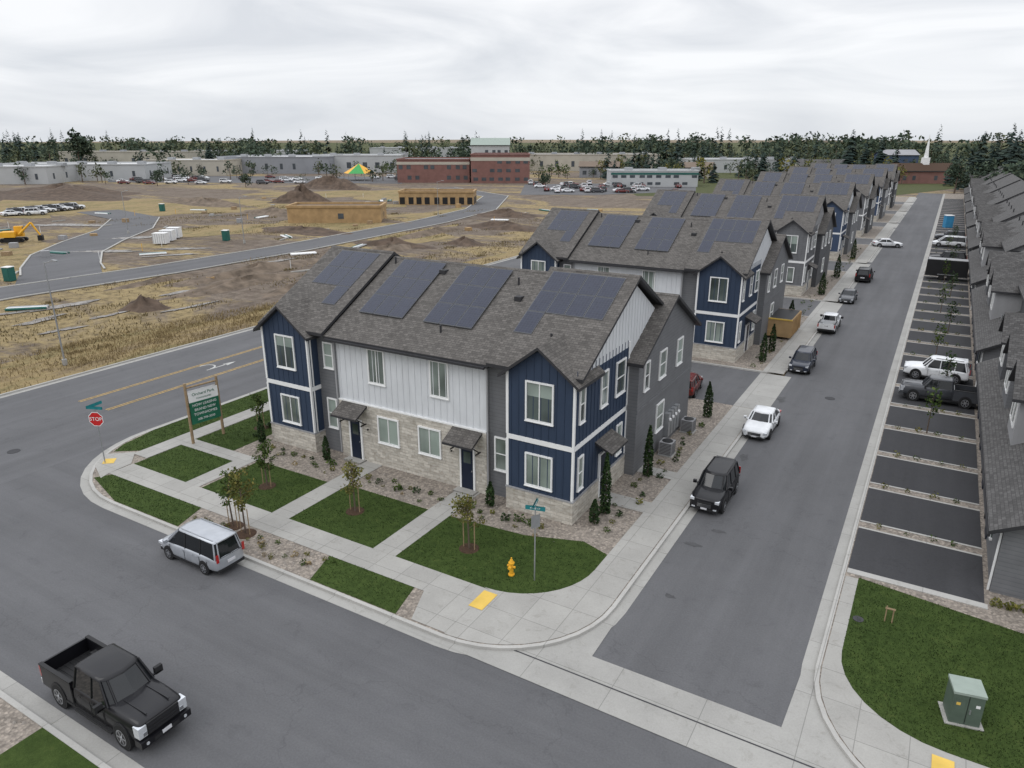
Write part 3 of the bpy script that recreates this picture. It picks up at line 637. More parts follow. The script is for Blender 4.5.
# ------------------------------------------------------------------ vehicles
def paint(name,c,metal=.0,coat=.5,rough=.35):
    n=N(name);f=n.noise(n.pos(),2,3);n.col(n.ramp(f,[(.3,sc(c,.9)),(.7,sc(c,1.1))]),rough);n.b.inputs["Metallic"].default_value=metal;n.b.inputs["Coat Weight"].default_value=coat;n.b.inputs["Coat Roughness"].default_value=.06;return n.m
P_BLACK=paint("paint_black",(.005,.005,.007),0,.3,.45); P_SILVER=paint("paint_silver",(.4,.42,.45),.4); P_WHITE=paint("paint_white",(.7,.71,.72),0)
P_RED=paint("paint_dark_red",(.12,.015,.012));P_GREY=paint("paint_grey",(.05,.053,.06));P_BLUEK=paint("paint_dark_blue",(.015,.02,.035))
CG=plain("car_glass",(.012,.014,.016),.05,.2,1,0,0,.5);TYRE=plain("tyre",(.018,.018,.018),.85);RIM=plain("wheel_rim",(.45,.46,.48),.3,.1,5,.8);RIMD=plain("wheel_rim_dark",(.05,.05,.055),.3,.1,5,.6)
PLAST=plain("black_plastic",(.02,.02,.021),.6);CHROME=plain("chrome",(.6,.61,.63),.15,.05,2,1);LAMP=plain("headlamp",(.6,.62,.65),.08,.1,8,.3,1);TAIL=plain("taillamp",(.35,.012,.01),.15,.1,8,0,1);PLATE=plain("licence_plate",(.6,.6,.62),.5)
def wheel(m,x,y,r,sgn,rim):
    m.cyl((x,y-.11,r),(x,y+.11,r),r,r,28,TYRE)
    yo=y+sgn*.115;m.cyl((x,y,r),(x,yo,r),r*.66,r*.64,24,RIMD)
    yy=yo+sgn*.012
    for i in range(6):
        a=i*math.pi/3;dx,dz=math.cos(a),math.sin(a);px,pz=-dz*.035,dx*.035;o=r*.62
        pts=[(x+px,yy,r+pz),(x+px*.8+dx*o,yy,r+pz*.8+dz*o),(x-px*.8+dx*o,yy,r-pz*.8+dz*o),(x-px,yy,r-pz)]
        m.face(pts,rim)
    for i in range(24):
        a=i*math.pi/12;b=a+math.pi/12
        m.face([(x+math.cos(a)*r*.68,yy,r+math.sin(a)*r*.68),(x+math.cos(b)*r*.68,yy,r+math.sin(b)*r*.68),(x+math.cos(b)*r*.6,yy,r+math.sin(b)*r*.6),(x+math.cos(a)*r*.6,yy,r+math.sin(a)*r*.6)],rim)
    m.cyl((x,yo,r),(x,yy+sgn*.01,r),r*.15,r*.13,10,rim)
SPEC={
 'sedan':dict(L=4.7,W=1.84,body=[(-2.35,.72,.35,.7,.86),(-2.25,.84,.24,.75,.97),(-1.7,.91,.2,.8,1.02),(-.9,.92,.2,.82,.95),(.6,.92,.2,.8,.93),(1.1,.91,.2,.76,.93),(1.8,.88,.2,.7,.84),(2.2,.8,.22,.6,.74),(2.35,.66,.3,.52,.64)],
   green=(1.0,-1.85,.3,-1.1),zb=.9,zr=1.43,wb=(1.42,-1.4),r=.33,pill=(-.35,)),
 'suv':dict(L=4.8,W=1.95,body=[(-2.4,.8,.4,.9,1.0),(-2.34,.92,.3,.95,1.08),(-1.6,.97,.26,.98,1.1),(.5,.97,.26,.98,1.08),(.95,.97,.26,.96,1.08),(1.7,.95,.26,.93,1.04),(2.25,.88,.3,.85,.97),(2.4,.76,.36,.75,.86)],
   green=(1.05,-2.3,.45,-2.05),zb=1.05,zr=1.75,wb=(1.45,-1.42),r=.38,pill=(-.25,-1.3)),
 'van':dict(L=5.1,W=1.95,body=[(-2.55,.8,.38,.85,.95),(-2.48,.93,.26,.9,1.02),(-1.6,.97,.22,.92,1.04),(.8,.97,.22,.9,1.02),(1.4,.96,.22,.86,1.0),(2.1,.9,.22,.76,.9),(2.45,.78,.24,.66,.78),(2.55,.62,.3,.56,.66)],
   green=(1.8,-2.5,.8,-2.3),zb=.98,zr=1.8,wb=(1.55,-1.45),r=.33,pill=(.1,-1.15)),
 'pickup':dict(L=6.2,W=2.03,body=[(-.97,.95,.42,1.1,1.2),(-.95,.99,.42,1.14,1.26),(.5,1.0,.42,1.14,1.24),(1.25,1.0,.42,1.12,1.26),(2.2,.99,.42,1.1,1.27),(2.85,.96,.42,1.06,1.24),(3.02,.92,.45,1.02,1.18),(3.08,.86,.5,.98,1.12)],
   green=(1.55,-.95,.95,-.82),zb=1.2,zr=1.95,wb=(2.05,-1.95),r=.43,pill=(.3,)),
}
def car(name,kind,pm,loc,head,scale=1,rim=RIM,light=False,zs=1.0):
    S=SPEC[kind];e=empty(name,loc,head,(scale,scale,scale*zs));L=S['L'];hw=S['W']/2
    b=MB();rings=[]
    for (x,w,zl,zs_,zt) in S['body']:
        rings.append([(x,-w*.86,zl),(x,-w*.98,zl+.12),(x,-w,(zl+zs_)/2),(x,-w*.985,zs_-.04),(x,-w*.9,zt-.01),(x,-w*.45,zt+.03),(x,w*.45,zt+.03),(x,w*.9,zt-.01),(x,w*.985,zs_-.04),(x,w,(zl+zs_)/2),(x,w*.98,zl+.12),(x,w*.86,zl)])
    n=12
    for i in range(len(rings)-1):
        for j in range(n):
            k=(j+1)%n;b.face([rings[i][j],rings[i+1][j],rings[i+1][k],rings[i][k]],pm)
    for rg in (rings[0],rings[-1]):
        for j in range(5): b.face([rg[j],rg[j+1],rg[10-j],rg[11-j]],pm)
    b.obj("body",e,smooth=True,merge=True,sub=0 if light else 2)
    g=MB();xf,xr,tf,tr=S['green'];zb,zr=S['zb'],S['zr'];wb_=hw*.9;wt=hw*.74
    cb=[(xf+.12,0),(xf,wb_*.75),(xf-.28,wb_),(xr+.1,wb_),(xr,wb_*.8),(xr-.04,0),(xr,-wb_*.8),(xr+.1,-wb_),(xf-.28,-wb_),(xf,-wb_*.75)]
    ct=[(tf+.1,0),(tf,wt*.75),(tf-.2,wt),(tr+.06,wt),(tr,wt*.8),(tr-.03,0),(tr,-wt*.8),(tr+.06,-wt),(tf-.2,-wt),(tf,-wt*.75)]
    for j in range(10):
        k=(j+1)%10;g.face([(*cb[j],zb-.05),(*cb[k],zb-.05),(*ct[k],zr-.08),(*ct[j],zr-.08)],CG)
    g.obj("glass",e,smooth=False)
    rf=MB();cxm=(tf+tr)/2
    r0=[(cxm+(x-cxm)*1.02,y*1.03,zr-.09) for x,y in ct];r1=[(cxm+(x-cxm)*1.0,y*1.0,zr-.03) for x,y in ct];r2=[(cxm+(x-cxm)*.86,y*.8,zr) for x,y in ct]
    for A_,B_ in ((r0,r1),(r1,r2)):
        for j in range(10):
            k=(j+1)%10;rf.face([A_[j],A_[k],B_[k],B_[j]],pm)
    rf.face(r2,pm)
    for sy in (1,-1):
        for (xb,xt) in [(xf-.24,tf-.16),(xr+.12,tr+.1)]:
            rf.cyl((xb,wb_*sy*.995,zb-.03),(xt,wt*sy,zr-.07),.055,.045,6,pm,False)
        for xp in S['pill']:
            rf.cyl((xp,wb_*sy*1.0,zb-.03),(xp-.02,wt*sy,zr-.07),.04,.035,6,pm if kind!='van' else PLAST,False)
        for i0 in (1,4):
            a=cb[i0];c=ct[i0];rf.cyl((a[0],a[1]*sy,zb-.03),(c[0],c[1]*sy,zr-.07),.045,.04,6,pm,False)
        if kind in('suv','van'):
            rf.cyl((tf-.3,wt*sy*.9,zr+.03),(tr+.2,wt*sy*.9,zr+.03),.02,.02,6,PLAST if kind=='suv' else pm)
    rf.obj("roof",e,smooth=True,merge=True)
    wm=MB();r=S['r']
    for xw in S['wb']:
        for sg in (1,-1):
            wm.cyl((xw,sg*(hw*.6),r+.02),(xw,sg*(hw*1.002),r+.02),r*1.17,r*1.17,26,PLAST)
            wheel(wm,xw,sg*(hw-.10),r,sg,rim)
    wm.obj("wheels",e)
    d=MB();bd=S['body'];xF=bd[-1][0];xR=bd[0][0]
    if kind=='pickup': xR=-3.1
    zl=bd[-1][2];zt=bd[-1][4]
    if kind=='pickup':
        d.box((xF-.06,-.62,.72),(xF+.05,.62,1.13),PLAST)
        for z in (.8,.92,1.04): d.box((xF+.05,-.6,z-.02),(xF+.075,.6,z+.02),RIMD)
        for s in (1,-1):
            d.box((xF-.3,s*.64,.72),(xF+.03,s*.95,1.1),LAMP);d.box((xF-.2,s*.65,.76),(xF+.045,s*.8,.88),CHROME)
            d.box((1.6,s*.42,1.285),(2.9,s*.47,1.31),pm)
        d.box((xF-.25,-.99,.42),(xF+.14,.99,.66),pm);d.box((xF+.0,-.5,.45),(xF+.15,.5,.58),PLAST);d.box((xF+.14,-.18,.5),(xF+.16,.18,.62),PLATE)
        for s in (1,-1): d.cyl((xF+.08,s*.75,.53),(xF+.15,s*.75,.53),.06,.06,10,LAMP)
        for s in (1,-1):
            d.box((-3.05,s*.99,.5),(-.97,s*.86,1.3),pm);d.box((-3.07,s*1.0,1.3),(-.97,s*.85,1.335),PLAST)
            d.box((-2.45,s*.86,.8),(-1.45,s*.62,1.02),PLAST)
            d.box((-3.08,s*.995,.85),(-3.0,s*.86,1.25),TAIL)
            d.box((-.8,s*1.08,.35),(1.5,s*.92,.42),PLAST)
        d.box((-3.08,-.86,.62),(-3.0,.86,1.3),pm);d.box((-3.0,-.86,.72),(-.97,.86,.78),PLAST);d.box((-1.02,-.86,.5),(-.96,.86,1.3),pm)
        d.box((-3.24,-.95,.48),(-3.08,.95,.66),CHROME if not light else PLAST);d.box((-3.09,-.2,1.0),(-3.095,.2,1.08),CHROME)
        for z in range(8): d.box((-3.0,-.8+z*.21,.78),(-1.02,-.75+z*.21,.795),PLAST)
    else:
        d.box((xF-.16,-.42,zl+.1),(xF+.02,.42,zt-.06),PLAST)
        for z in range(3): d.box((xF+.02,-.4,zl+.14+z*.07),(xF+.03,.4,zl+.155+z*.07),CHROME)
        d.box((xF-.3,-hw*.8,zl-.08),(xF-.02,hw*.8,zl+.06),PLAST)
        d.box((xF+.02,-.18,zl+.0),(xF+.035,.18,zl+.1),PLATE)
        zz=bd[-2][4]
        for s in (1,-1):
            d.box((bd[-2][0]-.28,s*hw*.62,zz-.2),(xF-.02,s*hw*.87,zz-.07),LAMP)
            d.box((xF-.12,s*hw*.55,zl+.02),(xF-.01,s*hw*.75,zl+.09),LAMP)
            if kind in('van','suv'): d.box((xR+.02,s*hw*.78,.85),(xR-.03,s*hw*.93,1.25),TAIL)
            else: d.box((xR-.01,s*hw*.5,.72),(xR+.2,s*hw*.92,.86),TAIL)
        d.box((xR-.03,-.25,.62),(xR+.0,.25,.76),PLATE);d.box((xR-.02,-hw*.85,.3),(xR+.2,hw*.85,.44),PLAST)
        if kind!='sedan':
            d.box((xR+.02,-.7,zb-.0),(xR-.0,.7,zb+.02),PLAST);d.box((tr-.1,-.6,zr-.06),(tr+.1,.6,zr-.01),pm)
    for s in (1,-1):
        mx=xf-.35;big=1.5 if kind=='pickup' else 1
        d.box((mx-.02,s*hw*.93,zb+.02),(mx+.08,s*(hw+.16*big),zb+.07),pm);d.box((mx-.06,s*(hw+.02),zb),(mx+.08,s*(hw+.22*big),zb+.17*big),pm if not kind=='pickup' else PLAST)
        for xs in ([xf-.45]+list(S['pill'])+[xr+ (.75 if kind!='pickup' else .1)]):
            d.box((xs-.008,s*hw*.985,.38),(xs+.008,s*(hw*1.004),zb-.1),PLAST)
        for xs in list(S['pill']):
            for o2 in (.12,-.75):
                d.box((xs+o2,s*hw*.99,zb-.16),(xs+o2+.16,s*hw*1.015,zb-.125),pm)
        d.box((S['wb'][1]+r*1.2,s*hw*.96,.24 if kind!='pickup' else .4),(S['wb'][0]-r*1.2,s*hw*1.0,.33 if kind!='pickup' else .48),PLAST)
        d.cyl((xf+.04,s*.1,zb-.01),(xf-.2,s*.1+.5,zb+.12),.012,.01,4,PLAST)
    d.obj("details",e,bevel=.008)
    u=MB();u.box((xR+.3,-hw*.8,.2),(xF-.3,hw*.8,.45),PLAST);u.obj("underbody",e)
    return e
pi=math.pi
car("parked_pickup_truck",'pickup',P_BLACK,(-7.8,-18.35,.012),0,.86,RIM,zs=1.17)
car("parked_minivan",'van',P_SILVER,(-13.1,-10.95,.012),pi,.8,RIM,zs=1.15)
car("parked_suv",'suv',P_BLACK,(5.22,6.4,.012),-pi/2,.85,RIM,zs=1.12)
car("parked_sedan",'sedan',P_WHITE,(5.2,17.4,.012),-pi/2,.92,RIMD)
car("parked_hatchback",'suv',P_BLUEK,(5.15,32.6,.012),-pi/2,.85)
car("parked_pickup_truck",'pickup',P_WHITE,(5.15,47.5,.012),pi/2,.8,light=True)
car("parked_car",'sedan',P_GREY,(5.1,62.5,.012),-pi/2,.9)
car("parked_suv",'suv',P_BLACK,(5.3,77.5,.012),pi/2,.98)
car("parked_car",'sedan',P_WHITE,(5.4,113,.012),.3,1.0)
car("parked_car",'suv',P_RED,(-1.2,22.3,.012),pi/2+.1,.8)
car("parked_pickup_truck",'pickup',P_GREY,(15.0,28.9,.13),pi,.8,light=True,zs=1.15)
car("parked_suv",'suv',P_WHITE,(14.6,34.6,.13),pi,.92,zs=1.1)
car("parked_car",'suv',P_WHITE,(14.6,88,.13),pi,1)
car("parked_van",'van',P_WHITE,(14.6,118,.13),pi,1)
car("parked_suv",'suv',P_BLACK,(14.6,98,.13),pi,1)
car("parked_suv",'suv',P_GREY,(14.6,127,.13),pi,1)
e=empty("cargo_trailer",(14.6,83,.13));m=MB();m.box((-2.4,-1,.5),(2.4,1,2.6),BLACK);m.box((-2.3,-.95,2.6),(2.3,.95,2.66),LGRAY);m.box((2.4,-.05,.5),(3.4,.05,.6),BLACK)
for s in (-1,1):
    for xx in (-.5,.45): m.cyl((xx,s*.85,.35),(xx,s*1.08,.35),.35,.35,16,TYRE)
    m.box((-1,s*1.02,.7),(.95,s*1.12,.78),STEEL)
m.obj("trailer_body",e,bevel=.02)

# ------------------------------------------------------------------ street furniture
def text(s,size,loc,rot,mat,parent):
    c=bpy.data.curves.new("lettering","FONT");c.body=s;c.size=size;c.align_x='CENTER';c.align_y='CENTER';c.extrude=.003;c.materials.append(mat)
    o=bpy.data.objects.new("lettering",c);link(o,parent);o.location=loc;o.rotation_euler=rot;return o
e=empty("stop_sign",(-26.4,-7.3,.11),0);m=MB();m.cyl((0,0,0),(0,0,3.6),.035,.035,8,STEEL)
F=math.radians(25)
def fr(a,d,z): return (a*math.cos(F)+d*math.sin(F),a*math.sin(F)-d*math.cos(F),z)
def octa(r,d,z,mat):
    m.face([fr(r*math.cos(pi/8+i*pi/4),d,z+r*math.sin(pi/8+i*pi/4)) for i in range(8)],mat)
octa(.46,.05,2.75,TRIM);octa(.42,.056,2.75,RED);octa(.46,.045,2.75,STEEL)
for z,F2 in ((3.42,math.radians(20)),(3.6,math.radians(100))):
    F=F2;m.face([fr(-.5,.05,z-.08),fr(.5,.05,z-.08),fr(.5,.05,z+.08),fr(-.5,.05,z+.08)],TEALS);m.face([fr(-.5,-.01,z-.08),fr(.5,-.01,z-.08),fr(.5,-.01,z+.08),fr(-.5,-.01,z+.08)],TEALS)
F=math.radians(25);m.obj("post_and_panels",e);text("STOP",.31,fr(0,.065,2.75),(pi/2,0,F),TRIM,e)
e=empty("street_name_sign",(.7,-5.0,.12));m=MB();m.cyl((0,0,0),(0,0,3.6),.03,.03,8,STEEL)
for z,F in ((3.45,math.radians(15)),(3.66,math.radians(105))):
    for d in (.025,-.025): m.face([fr(-.42,d,z-.09),fr(.42,d,z-.09),fr(.42,d,z+.09),fr(-.42,d,z+.09)],TEALS)
    text("KYLEE CT",.1,fr(0,.03,z),(pi/2,0,F),TRIM,e)
F=math.radians(60);m.face([fr(-.22,.04,2.55),fr(.22,.04,2.55),fr(.22,.04,3.15),fr(-.22,.04,3.15)],STEEL)
m.obj("post_and_panels",e)
e=empty("fire_hydrant",(-.35,-5.15,.12),0,.95);m=MB()
for z0,z1,r0,r1 in ((0,.06,.15,.15),(.06,.6,.095,.09),(.6,.66,.14,.14),(.66,.82,.11,.05),(.82,.9,.035,.03)): m.cyl((0,0,z0),(0,0,z1),r0,r1,14,YEL)
for a,r,l in ((0,.05,.16),(pi,.05,.16),(-pi/2,.07,.18)):
    m.cyl((0,0,.45),(math.cos(a)*l,math.sin(a)*l,.45),r,r,10,YEL);m.cyl((math.cos(a)*l,math.sin(a)*l,.45),(math.cos(a)*(l+.04),math.sin(a)*(l+.04),.45),r*1.25,r*1.1,8,YEL)
m.obj("hydrant_body",e,bevel=.006)
e=empty("leasing_sign_board",(-24.4,-2.9,.11),0);m=MB()
P0=Vector((0,0,0));P1=Vector((.3,2.0,0));ax=(P1-P0).normalized()
for p in (P0,P1): m.cyl(p,p+Vector((0,0,3.9)),.09,.08,8,WOOD)
m.cyl(P0+Vector((0,0,3.6)),P1+Vector((0,0,3.6)),.06,.06,8,WOOD)
ctr=(P0+P1)/2
def bf(a,d,z):
    nrm=Vector((-ax.y,ax.x,0)); return tuple(ctr+ax*a+nrm*d+Vector((0,0,z)))
for d0 in (.12,-.12):
    for z0,z1,mt in ((1.25,2.65,GREEN),(2.65,3.35,TRIM)): m.face([bf(-.95,d0,z0),bf(.95,d0,z0),bf(.95,d0,z1),bf(-.95,d0,z1)],mt)
m.obj("posts_and_panel",e)
rz=math.atan2(ax.y,ax.x)
for s,z,sz,mt in (("Orchard Park",3.12,.26,GREEN),("TOWNHOMES",2.83,.15,GREEN),("NOW LEASING",2.43,.23,TRIM),("BRAND NEW",2.13,.23,TRIM),("TOWNHOMES",1.84,.23,TRIM),("208-799-3030",1.5,.2,TRIM)):
    text(s,sz,bf(0,-.13,z),(pi/2,0,rz),mt,e)
    text(s,sz,bf(0,.13,z),(pi/2,0,rz+pi),mt,e)
e=empty("utility_transformer_box",(16.35,-4.7,.12),math.radians(12),.8);m=MB()
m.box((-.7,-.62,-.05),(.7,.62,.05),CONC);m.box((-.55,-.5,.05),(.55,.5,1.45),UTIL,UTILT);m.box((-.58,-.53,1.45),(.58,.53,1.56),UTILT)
m.box((-.01,-.515,.1),(.01,-.5,1.4),BLACK);m.box((-.5,-.515,.75),(-.1,-.505,1.2),UTIL);m.box((.08,-.53,.6),(.14,-.5,.8),STEEL);m.box((-.42,-.52,.95),(-.27,-.512,1.08),YEL2);m.box((.27,-.52,.95),(.42,-.512,1.08),TRIM)
for z in (.25,.35,.45): m.box((.55,-.35,z),(.57,.35,z+.04),BLACK)
m.obj("cabinet",e,bevel=.015)
for (x,y,s) in ((-23,4.2,.5),(-22.2,6.2,.4)):
    e=empty("utility_box",(x,y,.12));m=MB();m.box((-s,-s*.7,0),(s,s*.7,s*1.5),UTIL);m.box((-s-.03,-s*.7-.03,s*1.5),(s+.03,s*.7+.03,s*1.5+.08),UTIL);m.obj("cabinet",e,bevel=.02)
e=empty("utility_meter_bank",(.6,11.5,0));m=MB()
for i in range(4): m.box((0,i*.55,.7),(.28,i*.55+.42,2.2),STEEL);m.cyl((.28,i*.55+.21,1.8),(.36,i*.55+.21,1.8),.1,.1,12,TRIM)
m.obj("meters",e,bevel=.01)
for yy in (10.4,14.5):
    e=empty("air_conditioner_unit",(1.25,yy,.11));m=MB();m.box((-.38,-.38,.04),(.38,.38,.85),LGRAY);m.box((-.45,-.45,0),(.45,.45,.04),CONC);m.cyl((0,0,.85),(0,0,.87),.32,.32,18,BLACK)
    for z in range(8):
        m.box((.38,-.34,.12+z*.09),(.39,.34,.15+z*.09),BLACK);m.box((-.34,-.39,.12+z*.09),(.34,-.38,.15+z*.09),BLACK)
    m.obj("unit",e)
e=empty("backflow_valve",(13.8,-.5,.12));m=MB();m.cyl((0,0,0),(0,0,.7),.025,.025,6,WOOD);m.cyl((.25,0,0),(.25,0,.65),.025,.025,6,WOOD);m.cyl((-.05,0,.6),(.3,0,.6),.04,.04,6,WOOD);m.obj("pipes",e)
e=empty("valve_cover",(12.9,-.9,.127));m=MB();m.cyl((0,0,0),(0,0,.02),.2,.2,18,PATCH);m.obj("cover",e)
for x,y in ((-33,-9),(8.2,26)):
    e=empty("manhole_cover",(x,y,.014));m=MB();m.cyl((0,0,-.01),(0,0,.006),.35,.35,24,PATCH);m.obj("cover",e)
def lamp(x,y,h,a):
    e=empty("street_lamp",(x,y,0));m=MB();m.cyl((0,0,0),(0,0,h),.08,.045,10,STEEL);m.cyl((0,0,0),(0,0,.5),.2,.2,10,CONC)
    m.cyl((0,0,h-.1),(1.6*math.cos(a),1.6*math.sin(a),h+.25),.035,.03,6,STEEL);c=Vector((1.6*math.cos(a),1.6*math.sin(a),h+.22));m.box(c-Vector((.3,.12,.05)),c+Vector((.35,.12,.05)),STEEL);m.obj("pole",e)
lamp(-48,2.5,8.6,0);lamp(-94,60,8,0);lamp(-125,58,8,0);lamp(-92,116,8,0)
e=empty("dumpster",(1.6,43,0.1));m=MB();m.box((-1.1,-2.4,.25),(1.1,2.4,1.9),TAN);m.box((-1.0,-2.3,1.7),(1.0,2.3,1.91),BLACK)
for i in range(7): m.box((1.1,-2.3+i*.72,.25),(1.18,-2.2+i*.72,1.85),TAN)
m.box((-1.15,-2.45,1.85),(1.15,-2.35,1.97),YEL2);m.obj("container",e)
TEAL=plain("plastic_teal",(.02,.11,.09),.5);BLU=plain("plastic_blue",(.05,.25,.45),.5)
def toilet(x,y,mt,s=.85):
    e=empty("portable_toilet",(x,y,0),.4,s);m=MB();m.box((-.6,-.6,0),(.6,.6,2.1),mt);m.box((-.65,-.65,2.1),(.65,.65,2.2),TRIM);m.box((-.4,-.63,.15),(.4,-.6,1.95),mt);m.obj("cabin",e,bevel=.03)
for x,y in ((-92,20),(-100,61),(-160,90),(-128,112)): toilet(x,y,TEAL)
toilet(14,150,BLU,1.2)
for i in range(3):
    e=empty("storage_container",(-106-i*2.6,52+i*3.2,0),.55,.7);m=MB();m.box((-1.6,-1.2,.2),(1.6,1.2,2.7),P_WHITE);m.box((-1.65,-1.25,2.7),(1.65,1.25,2.8),TRIM)
    for k2 in range(6): m.box((-1.5+k2*.55,-1.25,.3),(-1.42+k2*.55,-1.2,2.6),STEEL)
    m.obj("container",e,bevel=.04)
e=empty("excavator",(-131,40,0),.8,.95);m=MB()
for s in (1,-1):
    m.box((-1.7,s*.8,0.1),(1.7,s*1.3,.8),BLACK);
    for xx in (-1.7,1.7): m.cyl((xx,s*.8,.45),(xx,s*1.3,.45),.38,.38,12,BLACK)
m.box((-1.9,-1.2,1.0),(.6,1.2,2.0),YEL);m.box((.2,.2,1.0),(1.6,1.2,2.9),YEL);m.box((.4,1.2,1.8),(1.5,1.22,2.7),GLASS);m.box((1.6,.3,1.7),(1.62,1.1,2.7),GLASS)
m.cyl((1,-.2,1.4),(3.4,-.2,3.6),.25,.2,6,YEL);m.cyl((3.4,-.2,3.6),(4.6,-.2,1.2),.2,.15,6,YEL);m.box((4.2,-.7,.2),(5.0,.3,1.2),BLACK);m.obj("machine",e)
m=MB();rr=random.Random(99)
for i in range(130):
    x=rr.uniform(-170,-56);y=rr.uniform(8,150)
    if abs(x+84)<7: continue
    t_=rr.random();a=rr.uniform(0,3);m.T=Matrix.Translation((x,y,-.05))@Matrix.Rotation(a,4,'Z')
    if t_<.35: m.box((-.6,-.5,0),(.6,.5,rr.uniform(.2,1.1)),rr.choice([TAN,LGRAY,WOOD]))
    elif t_<.6:
        for j in range(4): m.cyl((-2,j*.32,.16),(2,j*.32,.16),.15,.15,8,rr.choice([TEAL,TRIM,STEEL]))
    elif t_<.8: m.cyl((0,0,0),(0,0,1.3),.04,.04,5,rr.choice([YEL,TRIM,WOOD]))
    else: m.box((-1.5,-.15,0),(1.5,.15,.2),CONC)
m.T=None;m.obj("construction_materials")

# ------------------------------------------------------------------ distant buildings
CAMX,CAMY=13.26,-28.3
def pol(b,r):
    l=r*math.tan(math.radians(b));return (CAMX+.8625*l-.506*r,CAMY+.506*l+.8627*r)
BRICK=plain("red_brick",(.2,.105,.09),.85,.15,.5);CREAM=plain("cream_wall",(.42,.39,.33),.8,.08,.3);LG=plain("pale_metal_wall",(.42,.43,.43),.6,.06,.2);MG=plain("mid_grey_wall",(.25,.26,.28),.7,.08,.2)
RW=plain("white_membrane_roof",(.55,.55,.55),.7,.08,.1);RG=plain("grey_flat_roof",(.28,.28,.29),.8,.1,.1);RT=plain("brown_flat_roof",(.17,.13,.1),.8,.1,.1);FWIN=plain("far_window",(.07,.08,.09),.2,.3,.5)
def far_building(name,b,r,w,d,h,wall,roof,rot=30.4,nw=8,gap=.5,storeys=1,style='flat',open_=False,band=None):
    x,y=pol(b,r);e=empty(name,(x,y,-.05),math.radians(rot));m=MB()
    m.box((-w/2,0,0),(w/2,d,h),wall,roof)
    if band: m.box((-w/2-.1,-.1,h*.8),(w/2+.1,0,h*.92),band)
    g=MB()
    for s in range(storeys):
        z0=h*(s+.3)/storeys*.92;z1=h*(s+.68)/storeys*.92
        for i in range(nw):
            if not open_ and R.random()<.2: continue
            cw=w/nw;cx=-w/2+cw*(i+.5)+R.uniform(-.1,.1)*cw;g.box((cx-cw*gap/2,-.06,z0 if not open_ else .2),(cx+cw*gap/2,.0,z1),FWIN if not open_ else BLACK)
        nd=max(1,int(nw*d/w))
        for i in range(nd):
            cw=d/nd;cy=cw*(i+.5);g.box((w/2,cy-cw*gap/2,z0 if not open_ else .2),(w/2+.06,cy+cw*gap/2,z1),FWIN if not open_ else BLACK)
    if style=='flat':
        for q in (((-w/2-.2,-.2,h),(w/2+.2,.3,h+.5)),((-w/2-.2,d-.3,h),(w/2+.2,d+.2,h+.5)),((-w/2-.2,.3,h),(-w/2+.3,d-.3,h+.5)),((w/2-.3,.3,h),(w/2+.2,d-.3,h+.5))): m.box(q[0],q[1],wall)
        for i in range(int(w/14)+1):
            if w>30: m.box((-w/2+6+i*13,d*.4,h),(-w/2+9+i*13,d*.4+3,h+1.3),STEEL)
    else:
        m.slab([(-w/2-.5,-.5,h),(w/2+.5,-.5,h),(w/2+.5,d/2,h+d*.22),(-w/2-.5,d/2,h+d*.22)],.3,roof,FASC)
        m.slab([(-w/2-.5,d+.5,h),(w/2+.5,d+.5,h),(w/2+.5,d/2,h+d*.22),(-w/2-.5,d/2,h+d*.22)],.3,roof,FASC)
        for sx in (-1,1): m.face([(sx*w/2,0,h),(sx*w/2,d,h),(sx*w/2,d/2,h+d*.2)],wall)
    m.obj("walls",e);g.obj("windows",e);return e
def bu(u): return math.degrees(math.atan((u-512)/764))
far_building("unfinished_building",bu(328),163,20.5,9,3.3,TAN,RT,32,1,.06,1)
far_building("unfinished_garage_building",bu(434),208,21,9,3.3,TAN,RT,28,9,.6,1,open_=True)
far_building("brick_office_building",bu(432),312,30,26,9,BRICK,RG,30,9,.5,2,band=CREAM)
far_building("brick_office_building",bu(500),308,24,26,11,BRICK,RG,30,7,.55,3,band=CREAM)
far_building("warehouse_building",bu(60),325,66,30,6.5,LG,RW,34,7,.12)
far_building("warehouse_building",bu(-40),300,60,30,6.5,LG,RW,34,7,.12)
far_building("warehouse_building",bu(180),370,40,30,7,CREAM,RW,28,6,.15)
far_building("warehouse_building",bu(270),390,58,40,8,MG,RW,28,8,.2)
far_building("retail_building",bu(355),400,46,30,8.5,LG,RW,30,6,.3)
far_building("retail_building",bu(590),420,78,35,8.5,CREAM,RG,31,9,.2)
far_building("office_building",bu(657),285,33,14,5.6,LG,RW,30,10,.6,2,band=TEAL)
far_building("office_building",bu(490),400,20,16,14,LG,UTILT,30,6,.5,3,'gable')
far_building("warehouse_building",bu(750),400,60,25,6.5,LG,RW,33,8,.2)
far_building("warehouse_building",bu(120),470,80,30,9,CREAM,RG,30,8,.2)
far_building("warehouse_building",bu(430),560,90,30,10,LG,RW,30,8,.2)
far_building("warehouse_building",bu(240),560,90,30,8,LG,RW,30,8,.2)
far_building("house",bu(905),400,18,12,9,BLUE,RG,30,4,.4,2,'gable')
far_building("house",bu(830),330,22,12,6,CREAM,ROOFD,30,4,.4,1,'gable')
far_building("house",bu(700),340,16,10,5,CREAM,RT,30,4,.4,1,'gable')
far_building("house",bu(600),350,18,10,5,MG,RT,20,4,.4,1,'gable')
e=far_building("church",bu(938),305,26,13,5,BRICK,MULCH,30,6,.3,1,'gable')
m=MB();m.box((-1.2,5,6),(1.2,7.4,10),TRIM);m.cyl((0,6.2,10),(0,6.2,19),.9,.05,6,TRIM);m.obj("steeple",e)
x,y=pol(bu(357),330);e=empty("canopy_tent",(x,y,0),.5);m=MB();TG=plain("tent_green",(.05,.3,.08),.6);
